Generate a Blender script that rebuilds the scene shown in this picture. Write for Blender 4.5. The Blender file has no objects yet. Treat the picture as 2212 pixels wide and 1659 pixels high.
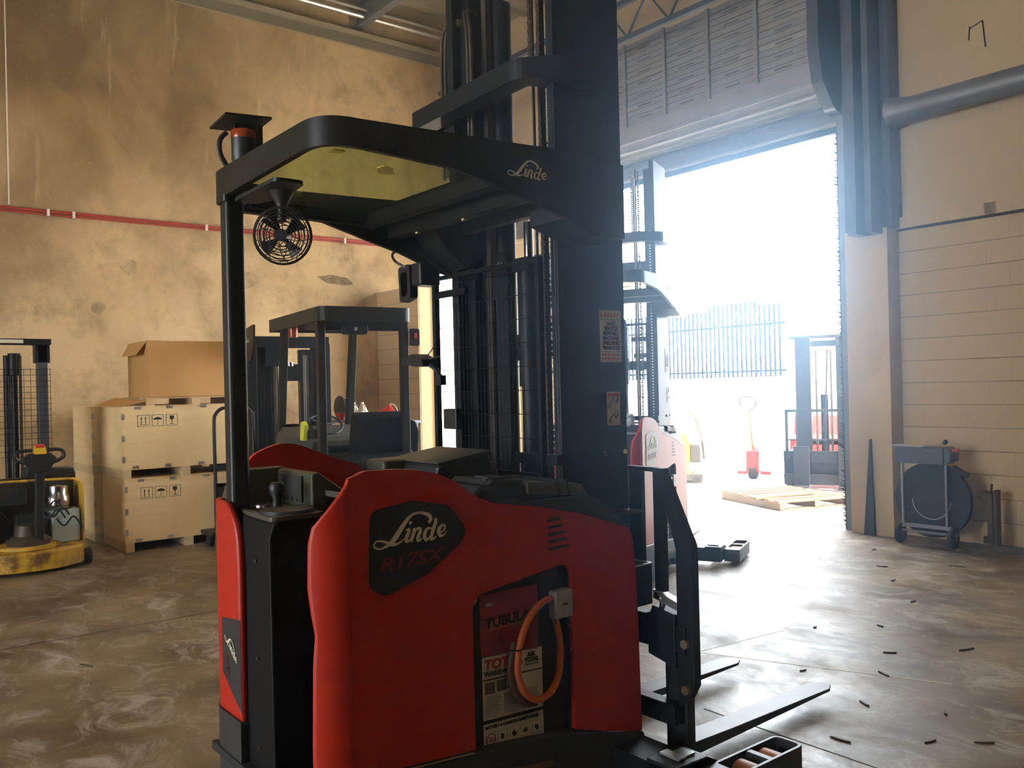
import bpy, bmesh, math, random
from mathutils import Vector, Matrix
random.seed(7)
D = bpy.data; SC = bpy.context.scene; COL = SC.collection
PI = math.pi
# ---------------------------------------------------------------- camera
cd = D.cameras.new('camera'); cam = D.objects.new('camera', cd); COL.objects.link(cam)
cd.sensor_width = 36.0; cd.lens = 36.0 * 1880.0 / 2212.0; cd.clip_start = 0.05; cd.clip_end = 200
_yaw, _pit, _rol = math.radians(51.39), math.radians(0.19), math.radians(-1.357)
_f = Vector((-math.sin(_yaw) * math.cos(_pit), math.cos(_yaw) * math.cos(_pit), math.sin(_pit)))
_r = Vector((math.cos(_yaw), math.sin(_yaw), 0)); _u = _r.cross(_f)
_r2 = _r * math.cos(_rol) + _u * math.sin(_rol); _u2 = _r2.cross(_f)
M = Matrix.Identity(4)
for i in range(3):
    M[i][0] = _r2[i]; M[i][1] = _u2[i]; M[i][2] = -_f[i]
M[2][3] = 1.5
cam.matrix_world = M
SC.camera = cam
# ---------------------------------------------------------------- light
w = D.worlds.new('sky'); SC.world = w; w.use_nodes = True
bgn = w.node_tree.nodes['Background']; bgn.inputs[0].default_value = (0.80, 0.90, 1.0, 1); bgn.inputs[1].default_value = 8.0
sd = D.lights.new('sun', 'SUN'); sd.energy = 26.0; sd.angle = 0.01; sd.color = (1.0, 0.93, 0.80)
sun = D.objects.new('sun', sd); COL.objects.link(sun)
sun.rotation_euler = Vector((0.50, 0.17, 0.85)).to_track_quat('Z', 'Y').to_euler(); sun.location = (0, 20, 20)
SC.view_settings.view_transform = 'Standard'; SC.view_settings.look = 'None'
SC.view_settings.gamma = 1.0; SC.view_settings.use_curve_mapping = False
SC.view_settings.exposure = 1.2
SC.cycles.use_denoising = True
SC.cycles.max_bounces = 7; SC.cycles.diffuse_bounces = 4; SC.cycles.transparent_max_bounces = 12
SC.cycles.sample_clamp_indirect = 12.0
SC.cycles.use_adaptive_sampling = True; SC.cycles.adaptive_threshold = 0.02

# ---------------------------------------------------------------- materials
def nodes(m):
    m.use_nodes = True; nt = m.node_tree
    return nt, nt.nodes, nt.links, nt.nodes['Principled BSDF']
def mat(name, col, rough=0.5, metal=0.0, var=0.0, scale=6.0, bump=0.0, bscale=60.0, spec=0.5, dirt=None, dscale=3.0, dlo=0.55, dhi=0.7, coat=0.0):
    m = D.materials.new(name); nt, N, L, b = nodes(m)
    b.inputs['Base Color'].default_value = (*col, 1); b.inputs['Roughness'].default_value = rough
    b.inputs['Metallic'].default_value = metal; b.inputs['Specular IOR Level'].default_value = spec
    b.inputs['Coat Weight'].default_value = coat
    tc = N.new('ShaderNodeTexCoord')
    if var > 0 or dirt:
        n = N.new('ShaderNodeTexNoise'); n.inputs['Scale'].default_value = scale; n.inputs['Detail'].default_value = 6
        L.new(tc.outputs['Object'], n.inputs['Vector'])
        r = N.new('ShaderNodeValToRGB'); L.new(n.outputs['Fac'], r.inputs['Fac'])
        r.color_ramp.elements[0].position = 0.3; r.color_ramp.elements[1].position = 0.7
        r.color_ramp.elements[0].color = tuple(c * (1 - var) for c in col) + (1,)
        r.color_ramp.elements[1].color = tuple(min(1, c * (1 + var)) for c in col) + (1,)
        out = r.outputs['Color']
        if dirt:
            n2 = N.new('ShaderNodeTexNoise'); n2.inputs['Scale'].default_value = dscale; n2.inputs['Detail'].default_value = 8
            n2.inputs['Roughness'].default_value = 0.65
            L.new(tc.outputs['Object'], n2.inputs['Vector'])
            r2 = N.new('ShaderNodeValToRGB'); L.new(n2.outputs['Fac'], r2.inputs['Fac'])
            r2.color_ramp.elements[0].position = dlo; r2.color_ramp.elements[1].position = dhi
            mx = N.new('ShaderNodeMix'); mx.data_type = 'RGBA'
            L.new(r2.outputs['Color'], mx.inputs[0]); L.new(out, mx.inputs[6]); mx.inputs[7].default_value = (*dirt, 1)
            out = mx.outputs[2]
        L.new(out, b.inputs['Base Color'])
    if bump > 0:
        n3 = N.new('ShaderNodeTexNoise'); n3.inputs['Scale'].default_value = bscale; n3.inputs['Detail'].default_value = 4
        L.new(tc.outputs['Object'], n3.inputs['Vector'])
        bp = N.new('ShaderNodeBump'); bp.inputs['Strength'].default_value = bump; bp.inputs['Distance'].default_value = 0.01
        L.new(n3.outputs['Fac'], bp.inputs['Height']); L.new(bp.outputs['Normal'], b.inputs['Normal'])
    return m
def ramp(N, L, src, p0, p1, c0=(0, 0, 0, 1), c1=(1, 1, 1, 1)):
    r = N.new('ShaderNodeValToRGB'); L.new(src, r.inputs['Fac'])
    r.color_ramp.elements[0].position = p0; r.color_ramp.elements[1].position = p1
    r.color_ramp.elements[0].color = c0; r.color_ramp.elements[1].color = c1
    return r.outputs['Color']
def noise(N, L, vec, scale, detail=6, rough=0.55, dist=0.0):
    n = N.new('ShaderNodeTexNoise'); n.inputs['Scale'].default_value = scale; n.inputs['Detail'].default_value = detail
    n.inputs['Roughness'].default_value = rough; n.inputs['Distortion'].default_value = dist
    L.new(vec, n.inputs['Vector']); return n.outputs['Fac']
def mixc(N, L, fac, a, b, mode='MIX'):
    m = N.new('ShaderNodeMix'); m.data_type = 'RGBA'; m.blend_type = mode
    for sock, v in ((m.inputs[0], fac), (m.inputs[6], a), (m.inputs[7], b)):
        if hasattr(v, 'is_linked'): L.new(v, sock)
        elif isinstance(v, (int, float)): sock.default_value = v
        else: sock.default_value = (*v, 1)
    return m.outputs[2]
def mapping(N, L, vec, scale=(1, 1, 1), loc=(0, 0, 0), rot=(0, 0, 0)):
    m = N.new('ShaderNodeMapping'); L.new(vec, m.inputs['Vector'])
    m.inputs['Scale'].default_value = scale; m.inputs['Location'].default_value = loc; m.inputs['Rotation'].default_value = rot
    return m.outputs['Vector']

def floor_mat():
    m = D.materials.new('concrete floor'); nt, N, L, b = nodes(m)
    tc = N.new('ShaderNodeTexCoord').outputs['Object']
    c = mixc(N, L, ramp(N, L, noise(N, L, tc, 1.3, 8, 0.6), 0.35, 0.68), (0.075, 0.048, 0.022), (0.24, 0.175, 0.10))
    st = mapping(N, L, tc, (1.0, 1.5, 1), rot=(0, 0, 0.9))
    scuff = ramp(N, L, noise(N, L, st, 2.6, 12, 0.78, 1.2), 0.50, 0.64)
    c = mixc(N, L, scuff, c, (0.36, 0.325, 0.275))
    dark = ramp(N, L, noise(N, L, mapping(N, L, tc, (1.0, 0.55, 1), (3, 7, 0)), 2.2, 9, 0.7, 0.3), 0.60, 0.74)
    c = mixc(N, L, dark, c, (0.13, 0.105, 0.08))
    speck = ramp(N, L, noise(N, L, tc, 45, 4, 0.6), 0.68, 0.74)
    c = mixc(N, L, speck, c, (0.10, 0.09, 0.075))
    L.new(c, b.inputs['Base Color'])
    rg = N.new('ShaderNodeMapRange'); L.new(noise(N, L, st, 2.0, 8, 0.7, 0.5), rg.inputs['Value'])
    rg.inputs['From Min'].default_value = 0.3; rg.inputs['From Max'].default_value = 0.7
    rg.inputs['To Min'].default_value = 0.30; rg.inputs['To Max'].default_value = 0.62
    L.new(rg.outputs['Result'], b.inputs['Roughness']); b.inputs['Specular IOR Level'].default_value = 0.5
    bp = N.new('ShaderNodeBump'); bp.inputs['Strength'].default_value = 0.25; bp.inputs['Distance'].default_value = 0.01
    L.new(noise(N, L, tc, 9, 8, 0.7), bp.inputs['Height']); L.new(bp.outputs['Normal'], b.inputs['Normal'])
    return m
def sootwall_mat():
    m = D.materials.new('soot stained concrete wall'); nt, N, L, b = nodes(m)
    tc = N.new('ShaderNodeTexCoord').outputs['Object']
    c = mixc(N, L, ramp(N, L, noise(N, L, tc, 0.9, 6), 0.3, 0.7), (0.53, 0.375, 0.185), (0.66, 0.49, 0.275))
    # rust brown soot cloud, heaviest high up towards the back of the wall
    sep = N.new('ShaderNodeSeparateXYZ'); L.new(tc, sep.inputs[0])
    hz = N.new('ShaderNodeMapRange'); L.new(sep.outputs['Z'], hz.inputs['Value'])
    hz.inputs['From Min'].default_value = 2.2; hz.inputs['From Max'].default_value = 6.2
    hy = N.new('ShaderNodeMapRange'); L.new(sep.outputs['Y'], hy.inputs['Value'])
    hy.inputs['From Min'].default_value = 6.2; hy.inputs['From Max'].default_value = 1.6
    mul = N.new('ShaderNodeMath'); mul.operation = 'MULTIPLY'; L.new(hz.outputs['Result'], mul.inputs[0]); L.new(hy.outputs['Result'], mul.inputs[1])
    nn = noise(N, L, mapping(N, L, tc, (1, 1, 0.7)), 0.9, 9, 0.62, 0.5)
    add = N.new('ShaderNodeMath'); add.operation = 'MULTIPLY_ADD'; L.new(mul.outputs[0], add.inputs[0]); add.inputs[1].default_value = 0.55
    L.new(nn, add.inputs[2])
    c = mixc(N, L, ramp(N, L, add.outputs[0], 0.50, 0.88), c, (0.20, 0.13, 0.06))
    c = mixc(N, L, ramp(N, L, noise(N, L, tc, 3.2, 9, 0.7), 0.48, 0.72), c, (0.30, 0.21, 0.105))
    c = mixc(N, L, ramp(N, L, noise(N, L, mapping(N, L, tc, (1, 1, 1), (5, 2, 1)), 38, 3, 0.5), 0.735, 0.755), c, (0.80, 0.70, 0.50))
    drip = ramp(N, L, noise(N, L, mapping(N, L, tc, (1, 2.6, 0.25), (2, 0, 0)), 2.0, 6, 0.6), 0.62, 0.70)
    c = mixc(N, L, drip, c, (0.50, 0.385, 0.22))
    L.new(c, b.inputs['Base Color']); b.inputs['Roughness'].default_value = 0.85
    bp = N.new('ShaderNodeBump'); bp.inputs['Strength'].default_value = 0.3; bp.inputs['Distance'].default_value = 0.01
    L.new(noise(N, L, tc, 14, 8, 0.7), bp.inputs['Height']); L.new(bp.outputs['Normal'], b.inputs['Normal'])
    return m
def wood_mat(name, c0, c1, axis=(1, 1, 1), scale=4.0, rough=0.6):
    m = D.materials.new(name); nt, N, L, b = nodes(m)
    tc = N.new('ShaderNodeTexCoord').outputs['Object']
    v = mapping(N, L, tc, axis)
    c = mixc(N, L, ramp(N, L, noise(N, L, v, scale, 8, 0.65, 0.4), 0.3, 0.7), c0, c1)
    c = mixc(N, L, ramp(N, L, noise(N, L, tc, 1.7, 4), 0.35, 0.8), c, tuple(x * 0.82 for x in c0))
    L.new(c, b.inputs['Base Color']); b.inputs['Roughness'].default_value = rough
    return m
def glass_mat(name, tint, gloss=0.12, rough=0.05, haze=0.0):
    m = D.materials.new(name); m.use_nodes = True; nt = m.node_tree; N = nt.nodes; L = nt.links; N.clear()
    o = N.new('ShaderNodeOutputMaterial'); t = N.new('ShaderNodeBsdfTransparent'); t.inputs[0].default_value = (*tint, 1)
    g = N.new('ShaderNodeBsdfGlossy'); g.inputs['Roughness'].default_value = rough; g.inputs[0].default_value = (0.9, 0.95, 0.9, 1)
    mx = N.new('ShaderNodeMixShader'); mx.inputs[0].default_value = gloss
    L.new(t.outputs[0], mx.inputs[1]); L.new(g.outputs[0], mx.inputs[2]); last = mx.outputs[0]
    if haze > 0:
        tc = N.new('ShaderNodeTexCoord').outputs['Object']
        d = N.new('ShaderNodeBsdfDiffuse'); d.inputs[0].default_value = (0.50, 0.52, 0.44, 1)
        f = N.new('ShaderNodeMath'); f.operation = 'MULTIPLY'; f.inputs[1].default_value = haze
        L.new(noise(N, L, tc, 5, 6), f.inputs[0])
        mx2 = N.new('ShaderNodeMixShader'); L.new(f.outputs[0], mx2.inputs[0]); L.new(last, mx2.inputs[1]); L.new(d.outputs[0], mx2.inputs[2]); last = mx2.outputs[0]
    L.new(last, o.inputs[0]); return m
MT = {}
MT['floor'] = floor_mat(); MT['soot'] = sootwall_mat()
MT['yard'] = mat('yard concrete', (0.52, 0.50, 0.46), 0.7, var=0.15, scale=1.5, dirt=(0.36, 0.33, 0.29), dscale=1.0)
MT['block'] = mat('painted block', (0.63, 0.49, 0.285), 0.75, var=0.06, scale=1.5, bump=0.15, bscale=40, dirt=(0.47, 0.37, 0.23), dscale=1.2, dlo=0.60, dhi=0.80)
MT['mortar'] = mat('painted mortar', (0.40, 0.305, 0.175), 0.9, var=0.1)
MT['plaster'] = mat('cream wall paint', (0.62, 0.49, 0.29), 0.8, var=0.07, scale=0.8, bump=0.1, bscale=20, dirt=(0.50, 0.40, 0.26), dscale=0.9, dlo=0.58, dhi=0.78)
MT['darkwall'] = mat('dark brown wall', (0.12, 0.10, 0.07), 0.85, var=0.2)  # unseen walls coloured dark to cut light bounced onto the truck
MT['vinyl'] = mat('black vinyl', (0.005, 0.005, 0.005), 0.55, var=0.3, scale=6, spec=0.2)
MT['ceil'] = mat('ceiling deck', (0.34, 0.30, 0.21), 0.55, var=0.15, scale=0.8)
MT['steelgrey'] = mat('grey painted steel', (0.20, 0.22, 0.25), 0.45, 0.3, var=0.15, scale=3)
MT['steelblue'] = mat('dark blue grey steel', (0.085, 0.10, 0.125), 0.45, 0.3, var=0.2, scale=3)
MT['galv'] = mat('galvanised steel', (0.50, 0.50, 0.47), 0.35, 0.7, var=0.12, scale=5)
MT['shutter'] = mat('grey door curtain', (0.33, 0.335, 0.36), 0.5, 0.1, var=0.08, scale=4)
MT['slat'] = mat('grey insulation slat', (0.30, 0.30, 0.30), 0.55, 0.0, var=0.12, scale=5)
MT['mark'] = mat('printed mark', (0.15, 0.15, 0.16), 0.6)
MT['brush'] = mat('black bristle', (0.02, 0.02, 0.022), 0.8, var=0.2)
MT['lamp'] = mat('lamp housing', (0.35, 0.35, 0.34), 0.4, 0.6, var=0.1)
MT['redpipe'] = mat('red pipe paint', (0.40, 0.045, 0.035), 0.5, var=0.2, scale=4)
MT['white'] = mat('white', (0.75, 0.72, 0.66), 0.55, var=0.04)
MT['whitewall'] = mat('white yard wall paint', (0.80, 0.77, 0.70), 0.8, var=0.05, scale=2)
MT['picket'] = mat('grey fence paint', (0.006, 0.006, 0.0065), 0.7, var=0.1, spec=0.1)
MT['red'] = mat('red truck paint', (0.44, 0.020, 0.006), 0.45, 0.0, var=0.06, scale=5, bump=0.06, bscale=140, spec=0.35)
MT['black'] = mat('black plastic', (0.014, 0.014, 0.014), 0.45, var=0.2, scale=8, bump=0.05, bscale=200)
MT['mast'] = mat('black mast paint', (0.0075, 0.008, 0.0095), 0.5, 0.0, var=0.25, scale=6, spec=0.3)
MT['grease'] = mat('greasy worn steel', (0.06, 0.042, 0.024), 0.5, 0.3, var=0.4, scale=12)
MT['chrome'] = mat('bright steel', (0.62, 0.62, 0.62), 0.2, 1.0, var=0.05)
MT['brass'] = mat('zinc bolt', (0.45, 0.36, 0.18), 0.35, 0.8, var=0.1)
MT['olive'] = mat('grey olive cover', (0.06, 0.053, 0.033), 0.55, var=0.12, scale=5, bump=0.06, bscale=160)
MT['guard'] = mat('satin black guard paint', (0.016, 0.0145, 0.011), 0.45, var=0.2, scale=6, spec=0.35)
MT['glass'] = glass_mat('roof window', (0.74, 0.80, 0.60), 0.08, 0.04, 0.14)
MT['rubber'] = mat('rubber', (0.018, 0.018, 0.018), 0.75, var=0.3, scale=10)
MT['orange'] = mat('orange cable', (0.62, 0.12, 0.03), 0.5, var=0.12, scale=20)
MT['poly'] = mat('brown polyurethane roller', (0.42, 0.15, 0.05), 0.5, var=0.12, scale=10)
MT['cream'] = mat('cream lettering', (0.70, 0.60, 0.42), 0.5)
MT['letterred'] = mat('dark red lettering', (0.20, 0.02, 0.03), 0.5)
MT['maroon'] = mat('maroon battery label', (0.27, 0.024, 0.032), 0.45, var=0.25, scale=6)
MT['paper'] = mat('paper label', (0.62, 0.56, 0.44), 0.6, var=0.05)
MT['ink'] = mat('black ink', (0.025, 0.022, 0.02), 0.6)
MT['inkred'] = mat('red ink', (0.45, 0.04, 0.03), 0.6)
MT['inkblue'] = mat('faded blue ink', (0.20, 0.27, 0.36), 0.6, var=0.3, scale=30)
MT['yellowlabel'] = mat('yellow label', (0.75, 0.62, 0.10), 0.55)
MT['greybox'] = mat('grey connector', (0.36, 0.35, 0.33), 0.5, var=0.06)
MT['lens'] = mat('amber lens', (0.30, 0.045, 0.012), 0.2, var=0.2, scale=30)
MT['ply'] = wood_mat('plywood', (0.80, 0.58, 0.27), (0.90, 0.71, 0.40), (0.6, 0.6, 6.0), 2.5)
MT['skid'] = wood_mat('pine skid', (0.58, 0.42, 0.21), (0.70, 0.54, 0.31), (1, 1, 8), 3)
MT['pallet'] = wood_mat('weathered pallet wood', (0.06, 0.031, 0.012), (0.10, 0.054, 0.022), (2, 2, 9), 4)
MT['card'] = mat('cardboard', (0.56, 0.32, 0.11), 0.75, var=0.06, scale=2, bump=0.03, bscale=30)
MT['yellow'] = mat('worn yellow paint', (0.56, 0.34, 0.02), 0.5, var=0.12, scale=4, dirt=(0.13, 0.06, 0.018), dscale=5, dlo=0.46, dhi=0.60)
MT['cyan'] = mat('pale blue battery', (0.40, 0.50, 0.48), 0.5, var=0.15, scale=4)
MT['wire'] = mat('black wire', (0.006, 0.006, 0.007), 0.6, var=0.1, spec=0.2)
MT['skirt'] = mat('charcoal skirt', (0.030, 0.028, 0.026), 0.55, var=0.2, scale=8, bump=0.1, bscale=90)
MT['forkpaint'] = mat('worn fork steel', (0.035, 0.035, 0.038), 0.45, 0.2, var=0.35, scale=9)
MT['clearwhite'] = mat('white plastic', (0.78, 0.76, 0.72), 0.4, var=0.03)
MT['bottle'] = mat('bottle label', (0.55, 0.36, 0.20), 0.5, var=0.1)
MT['bucket'] = mat('red plastic', (0.62, 0.03, 0.025), 0.35, var=0.05)
MT['hivis'] = mat('high visibility yellow', (0.62, 0.62, 0.05), 0.6, var=0.05)
MT['yellowplain'] = mat('yellow machine paint', (0.70, 0.42, 0.02), 0.45, var=0.06)
MT['crack_and_shade'] = mat('floor joint filler and ledge shade', (0.06, 0.05, 0.042), 0.9, var=0.2)

# ---------------------------------------------------------------- mesh builder
class B:
    def __init__(s): s.v = []; s.f = []
    def add(s, vs, fs):
        o = len(s.v); s.v += [tuple(p) for p in vs]; s.f += [tuple(i + o for i in f) for f in fs]; return s
    def box(s, x0, x1, y0, y1, z0, z1, rz=0, piv=None, m=None):
        vs = [Vector((x, y, z)) for z in (z0, z1) for y in (y0, y1) for x in (x0, x1)]
        if rz:
            p = Vector(piv) if piv else Vector(((x0 + x1) / 2, (y0 + y1) / 2, 0)); R = Matrix.Rotation(rz, 3, 'Z')
            p.z = 0; vs = [R @ (v - p) + p for v in vs]
        if m is not None: vs = [m @ v for v in vs]
        return s.add(vs, [(0, 2, 3, 1), (4, 5, 7, 6), (0, 1, 5, 4), (2, 6, 7, 3), (0, 4, 6, 2), (1, 3, 7, 5)])
    def prism(s, ax, pts, a, b, m=None):
        n = len(pts)
        def mk(p, t): return {'x': (t, p[0], p[1]), 'y': (p[0], t, p[1]), 'z': (p[0], p[1], t)}[ax]
        vs = [Vector(mk(p, a)) for p in pts] + [Vector(mk(p, b)) for p in pts]
        if m is not None: vs = [m @ v for v in vs]
        return s.add(vs, [tuple(range(n))[::-1], tuple(range(n, 2 * n))] + [(i, (i + 1) % n, n + (i + 1) % n, n + i) for i in range(n)])
    def ring(s, ax, outer, inner, a, b):
        """flat frame: two outlines with the same point count"""
        n = len(outer)
        def mk(p, t): return {'x': (t, p[0], p[1]), 'y': (p[0], t, p[1]), 'z': (p[0], p[1], t)}[ax]
        vs = [mk(p, a) for p in outer] + [mk(p, a) for p in inner] + [mk(p, b) for p in outer] + [mk(p, b) for p in inner]
        fs = []
        for i in range(n):
            j = (i + 1) % n
            fs += [(i, j, n + j, n + i), (2 * n + i, 3 * n + i, 3 * n + j, 2 * n + j), (i, 2 * n + i, 2 * n + j, j), (n + i, n + j, 3 * n + j, 3 * n + i)]
        return s.add(vs, fs)
    def tube(s, pts, r, n=8, closed=False, cap=True):
        P = [Vector(p) for p in pts]; k = len(P); rs = r if isinstance(r, (list, tuple)) else [r] * k
        vs = []; up = None
        for i, p in enumerate(P):
            a = P[i - 1] if (i > 0 or closed) else p; c = P[(i + 1) % k] if (i < k - 1 or closed) else p
            t = (c - a).normalized()
            if up is None:
                up = Vector((0, 0, 1)) if abs(t.z) < 0.9 else Vector((1, 0, 0))
            e = (up - t * up.dot(t))
            if e.length < 1e-5: e = t.orthogonal()
            e.normalize(); up = e; g = t.cross(e)
            for j in range(n):
                an = 2 * PI * j / n; vs.append(p + (e * math.cos(an) + g * math.sin(an)) * rs[i])
        fs = []
        for i in range(k if closed else k - 1):
            for j in range(n):
                q = (j + 1) % n; i2 = (i + 1) % k; fs.append((i * n + j, i * n + q, i2 * n + q, i2 * n + j))
        if cap and not closed: fs += [tuple(range(n))[::-1], tuple(range((k - 1) * n, k * n))]
        return s.add(vs, fs)
    def cyl(s, p0, p1, r, r1=None, n=20): return s.tube([p0, p1], [r, r if r1 is None else r1], n)
    def lathe(s, prof, c=(0, 0, 0), n=24, m=None):
        vs = []; k = len(prof)
        for j in range(n):
            an = 2 * PI * j / n
            for (r, z) in prof:
                p = Vector((r * math.cos(an), r * math.sin(an), z))
                if m is not None: p = m @ p
                vs.append(p + Vector(c))
        fs = [(j * k + i, ((j + 1) % n) * k + i, ((j + 1) % n) * k + i + 1, j * k + i + 1) for j in range(n) for i in range(k - 1)]
        return s.add(vs, fs)
    def grid(s, rows, close=False):
        h = len(rows); wd = len(rows[0])
        return s.add([p for r in rows for p in r], [(i * wd + j, i * wd + j + 1, (i + 1) * wd + j + 1, (i + 1) * wd + j) for i in range(h - 1) for j in range(wd - 1)])
    def mesh(s, name, off=None):
        me = D.meshes.new(name); vs = s.v
        if off: vs = [(x - off[0], y - off[1], z - off[2]) for x, y, z in vs]
        me.from_pydata(vs, [], s.f); bm = bmesh.new(); bm.from_mesh(me)
        bmesh.ops.recalc_face_normals(bm, faces=bm.faces); bm.to_mesh(me); bm.free(); return me
def rnd(pts, r, n=5):
    """round the corners of a polygon; r may be a list"""
    out = []; k = len(pts)
    for i, p in enumerate(pts):
        p = Vector(p[:2]); a = Vector(pts[i - 1][:2]); c = Vector(pts[(i + 1) % k][:2])
        rr = r[i] if isinstance(r, (list, tuple)) else r
        u = (a - p); v = (c - p); lu, lv = u.length, v.length
        if rr <= 0 or lu < 1e-6 or lv < 1e-6: out.append(tuple(p)); continue
        u /= lu; v /= lv; ang = math.acos(max(-1, min(1, u.dot(v))))
        if ang > 3.1: out.append(tuple(p)); continue
        d = min(rr / math.tan(ang / 2), lu * 0.49, lv * 0.49); q0 = p + u * d; q1 = p + v * d
        for t in range(n + 1):
            t /= n; out.append(tuple(q0 * (1 - t) ** 2 + p * 2 * t * (1 - t) + q1 * t ** 2))
    return out
def smooth_pts(pts, n=6, closed=False):
    P = [Vector(p) for p in pts]; k = len(P); out = []
    for i in range(k if closed else k - 1):
        p0 = P[i - 1] if (i > 0 or closed) else P[0]; p1 = P[i]; p2 = P[(i + 1) % k]
        p3 = P[(i + 2) % k] if (closed or i + 2 < k) else P[-1]
        for j in range(n):
            t = j / n
            out.append(0.5 * ((2 * p1) + (p2 - p0) * t + (2 * p0 - 5 * p1 + 4 * p2 - p3) * t * t + (3 * p1 - p0 - 3 * p2 + p3) * t ** 3))
    if not closed: out.append(P[-1])
    return out
def interp(x, T):
    if x <= T[0][0]: return T[0][1]
    for (a, b), (c, d) in zip(T, T[1:]):
        if x <= c: return b + (d - b) * (x - a) / (c - a)
    return T[-1][1]
OFF = [None]
def obj(name, b, m, parent=None, bevel=0.0, smooth=False, solid=0.0, off=0, me=None):
    me = me or b.mesh(name, OFF[0] if off == 0 else off)
    if m and not me.materials: me.materials.append(MT[m] if isinstance(m, str) else m)
    o = D.objects.new(name, me); COL.objects.link(o)
    if parent: o.parent = parent
    if solid:
        md = o.modifiers.new('solid', 'SOLIDIFY'); md.thickness = solid; md.offset = -1
    if bevel:
        md = o.modifiers.new('bevel', 'BEVEL'); md.width = bevel; md.segments = 2; md.limit_method = 'ANGLE'; md.angle_limit = 0.6
    if smooth:
        for p in me.polygons: p.use_smooth = True
        if not bevel:
            me.set_sharp_from_angle(angle=0.7)
    return o
def tag(o, label, cat, group=None, kind=None):
    o['label'] = label
    if cat: o['category'] = cat
    if group: o['group'] = group
    if kind: o['kind'] = kind
    return o
def thing(name, label, cat, loc=(0, 0, 0), rz=0.0, group=None):
    o = D.objects.new(name, None); COL.objects.link(o); o.location = loc; o.rotation_euler = (0, 0, rz); o.empty_display_size = 0.1
    return tag(o, label, cat, group)
def struct(name, b, m, label=None, bevel=0.0, off=None, **k):
    o = obj(name, b, m, bevel=bevel, off=off, **k); o['kind'] = 'structure'
    if label: o['label'] = label
    return o
def copy_tree(o, parent=None):
    c = o.copy(); COL.objects.link(c); c.parent = parent
    for ch in list(o.children): copy_tree(ch, c)
    return c
def text(name, s, size, org, xd, yd, m, parent, shear=0.0, depth=0.001, align='LEFT', bold=0.0, wide=1.0):
    cu = D.curves.new(name, 'FONT'); cu.body = s; cu.size = size; cu.shear = shear; cu.extrude = depth; cu.align_x = align; cu.offset = bold; cu.resolution_u = 3
    t = D.objects.new(name, cu); me = D.meshes.new_from_object(t); D.objects.remove(t); D.curves.remove(cu)
    xd = Vector(xd).normalized() * wide; yd = Vector(yd).normalized(); zd = xd.cross(yd).normalized(); o0 = OFF[0] or (0, 0, 0)
    T = Matrix(((xd.x, yd.x, zd.x, org[0] - o0[0]), (xd.y, yd.y, zd.y, org[1] - o0[1]), (xd.z, yd.z, zd.z, org[2] - o0[2]), (0, 0, 0, 1)))
    me.transform(T); me.name = name; me.materials.clear(); me.materials.append(MT[m])
    return obj(name, None, None, parent, me=me)
LOGO = [  # script word mark as brush strokes (x, y, width)
    [(1885, 752, 20), (1908, 722, 30), (1880, 690, 28), (1805, 678, 18), (1735, 702, 22), (1670, 770, 36), (1610, 850, 42), (1560, 900, 34), (1490, 938, 14), (1440, 938, 13), (1424, 912, 14), (1450, 886, 12), (1510, 890, 18), (1570, 912, 24), (1630, 900, 16), (1676, 868, 8)],
    [(1690, 808, 10), (1718, 806, 30), (1690, 872, 30), (1702, 890, 20), (1728, 872, 8)], [(1720, 758, 20), (1734, 752, 24), (1742, 750, 10)],
    [(1748, 806, 12), (1764, 806, 30), (1728, 892, 30)], [(1748, 836, 8), (1790, 795, 20), (1815, 808, 30), (1790, 866, 30), (1800, 884, 22), (1828, 864, 8)],
    [(1925, 800, 10), (1890, 790, 18), (1862, 812, 30), (1848, 852, 30), (1868, 880, 20), (1905, 846, 12)], [(1936, 734, 14), (1954, 734, 30), (1908, 856, 30), (1922, 872, 20), (1954, 852, 8)],
    [(1985, 836, 12), (2036, 806, 14), (2048, 778, 18), (2022, 768, 20), (1990, 806, 32), (2000, 846, 24), (2036, 842, 14), (2064, 812, 7)]]
LOGO[-1] = [(x - 14, y, w_) for x, y, w_ in LOGO[-1]]
def logo(name, width, org, xd, yd, m, parent, depth=0.0015):
    """org = left end of the base line"""
    b = B(); xd = Vector(xd).normalized(); yd = Vector(yd).normalized(); k = width / 640.0; nz = xd.cross(yd); org = Vector(org)
    for st in LOGO:
        P = smooth_pts([(x - 1424, -(y + (x - 1424) * 0.165 - 935), wd) for x, y, wd in st], 5)
        front = []; back = []
        for i, p in enumerate(P):
            a = P[max(0, i - 1)]; c = P[min(len(P) - 1, i + 1)]; t = Vector((c.x - a.x, c.y - a.y)); t.normalize(); n = Vector((-t.y, t.x)) * p.z * 0.5
            for sgn, lst in ((1, front), (-1, front)):
                q = org + xd * (p.x + sgn * n.x) * k + yd * (p.y + sgn * n.y) * k; lst.append(q)
        rows0 = [[front[2 * i], front[2 * i + 1]] for i in range(len(P))]
        b.grid([[q + nz * depth for q in r] for r in rows0])
    return obj(name, b, m, parent)
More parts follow.
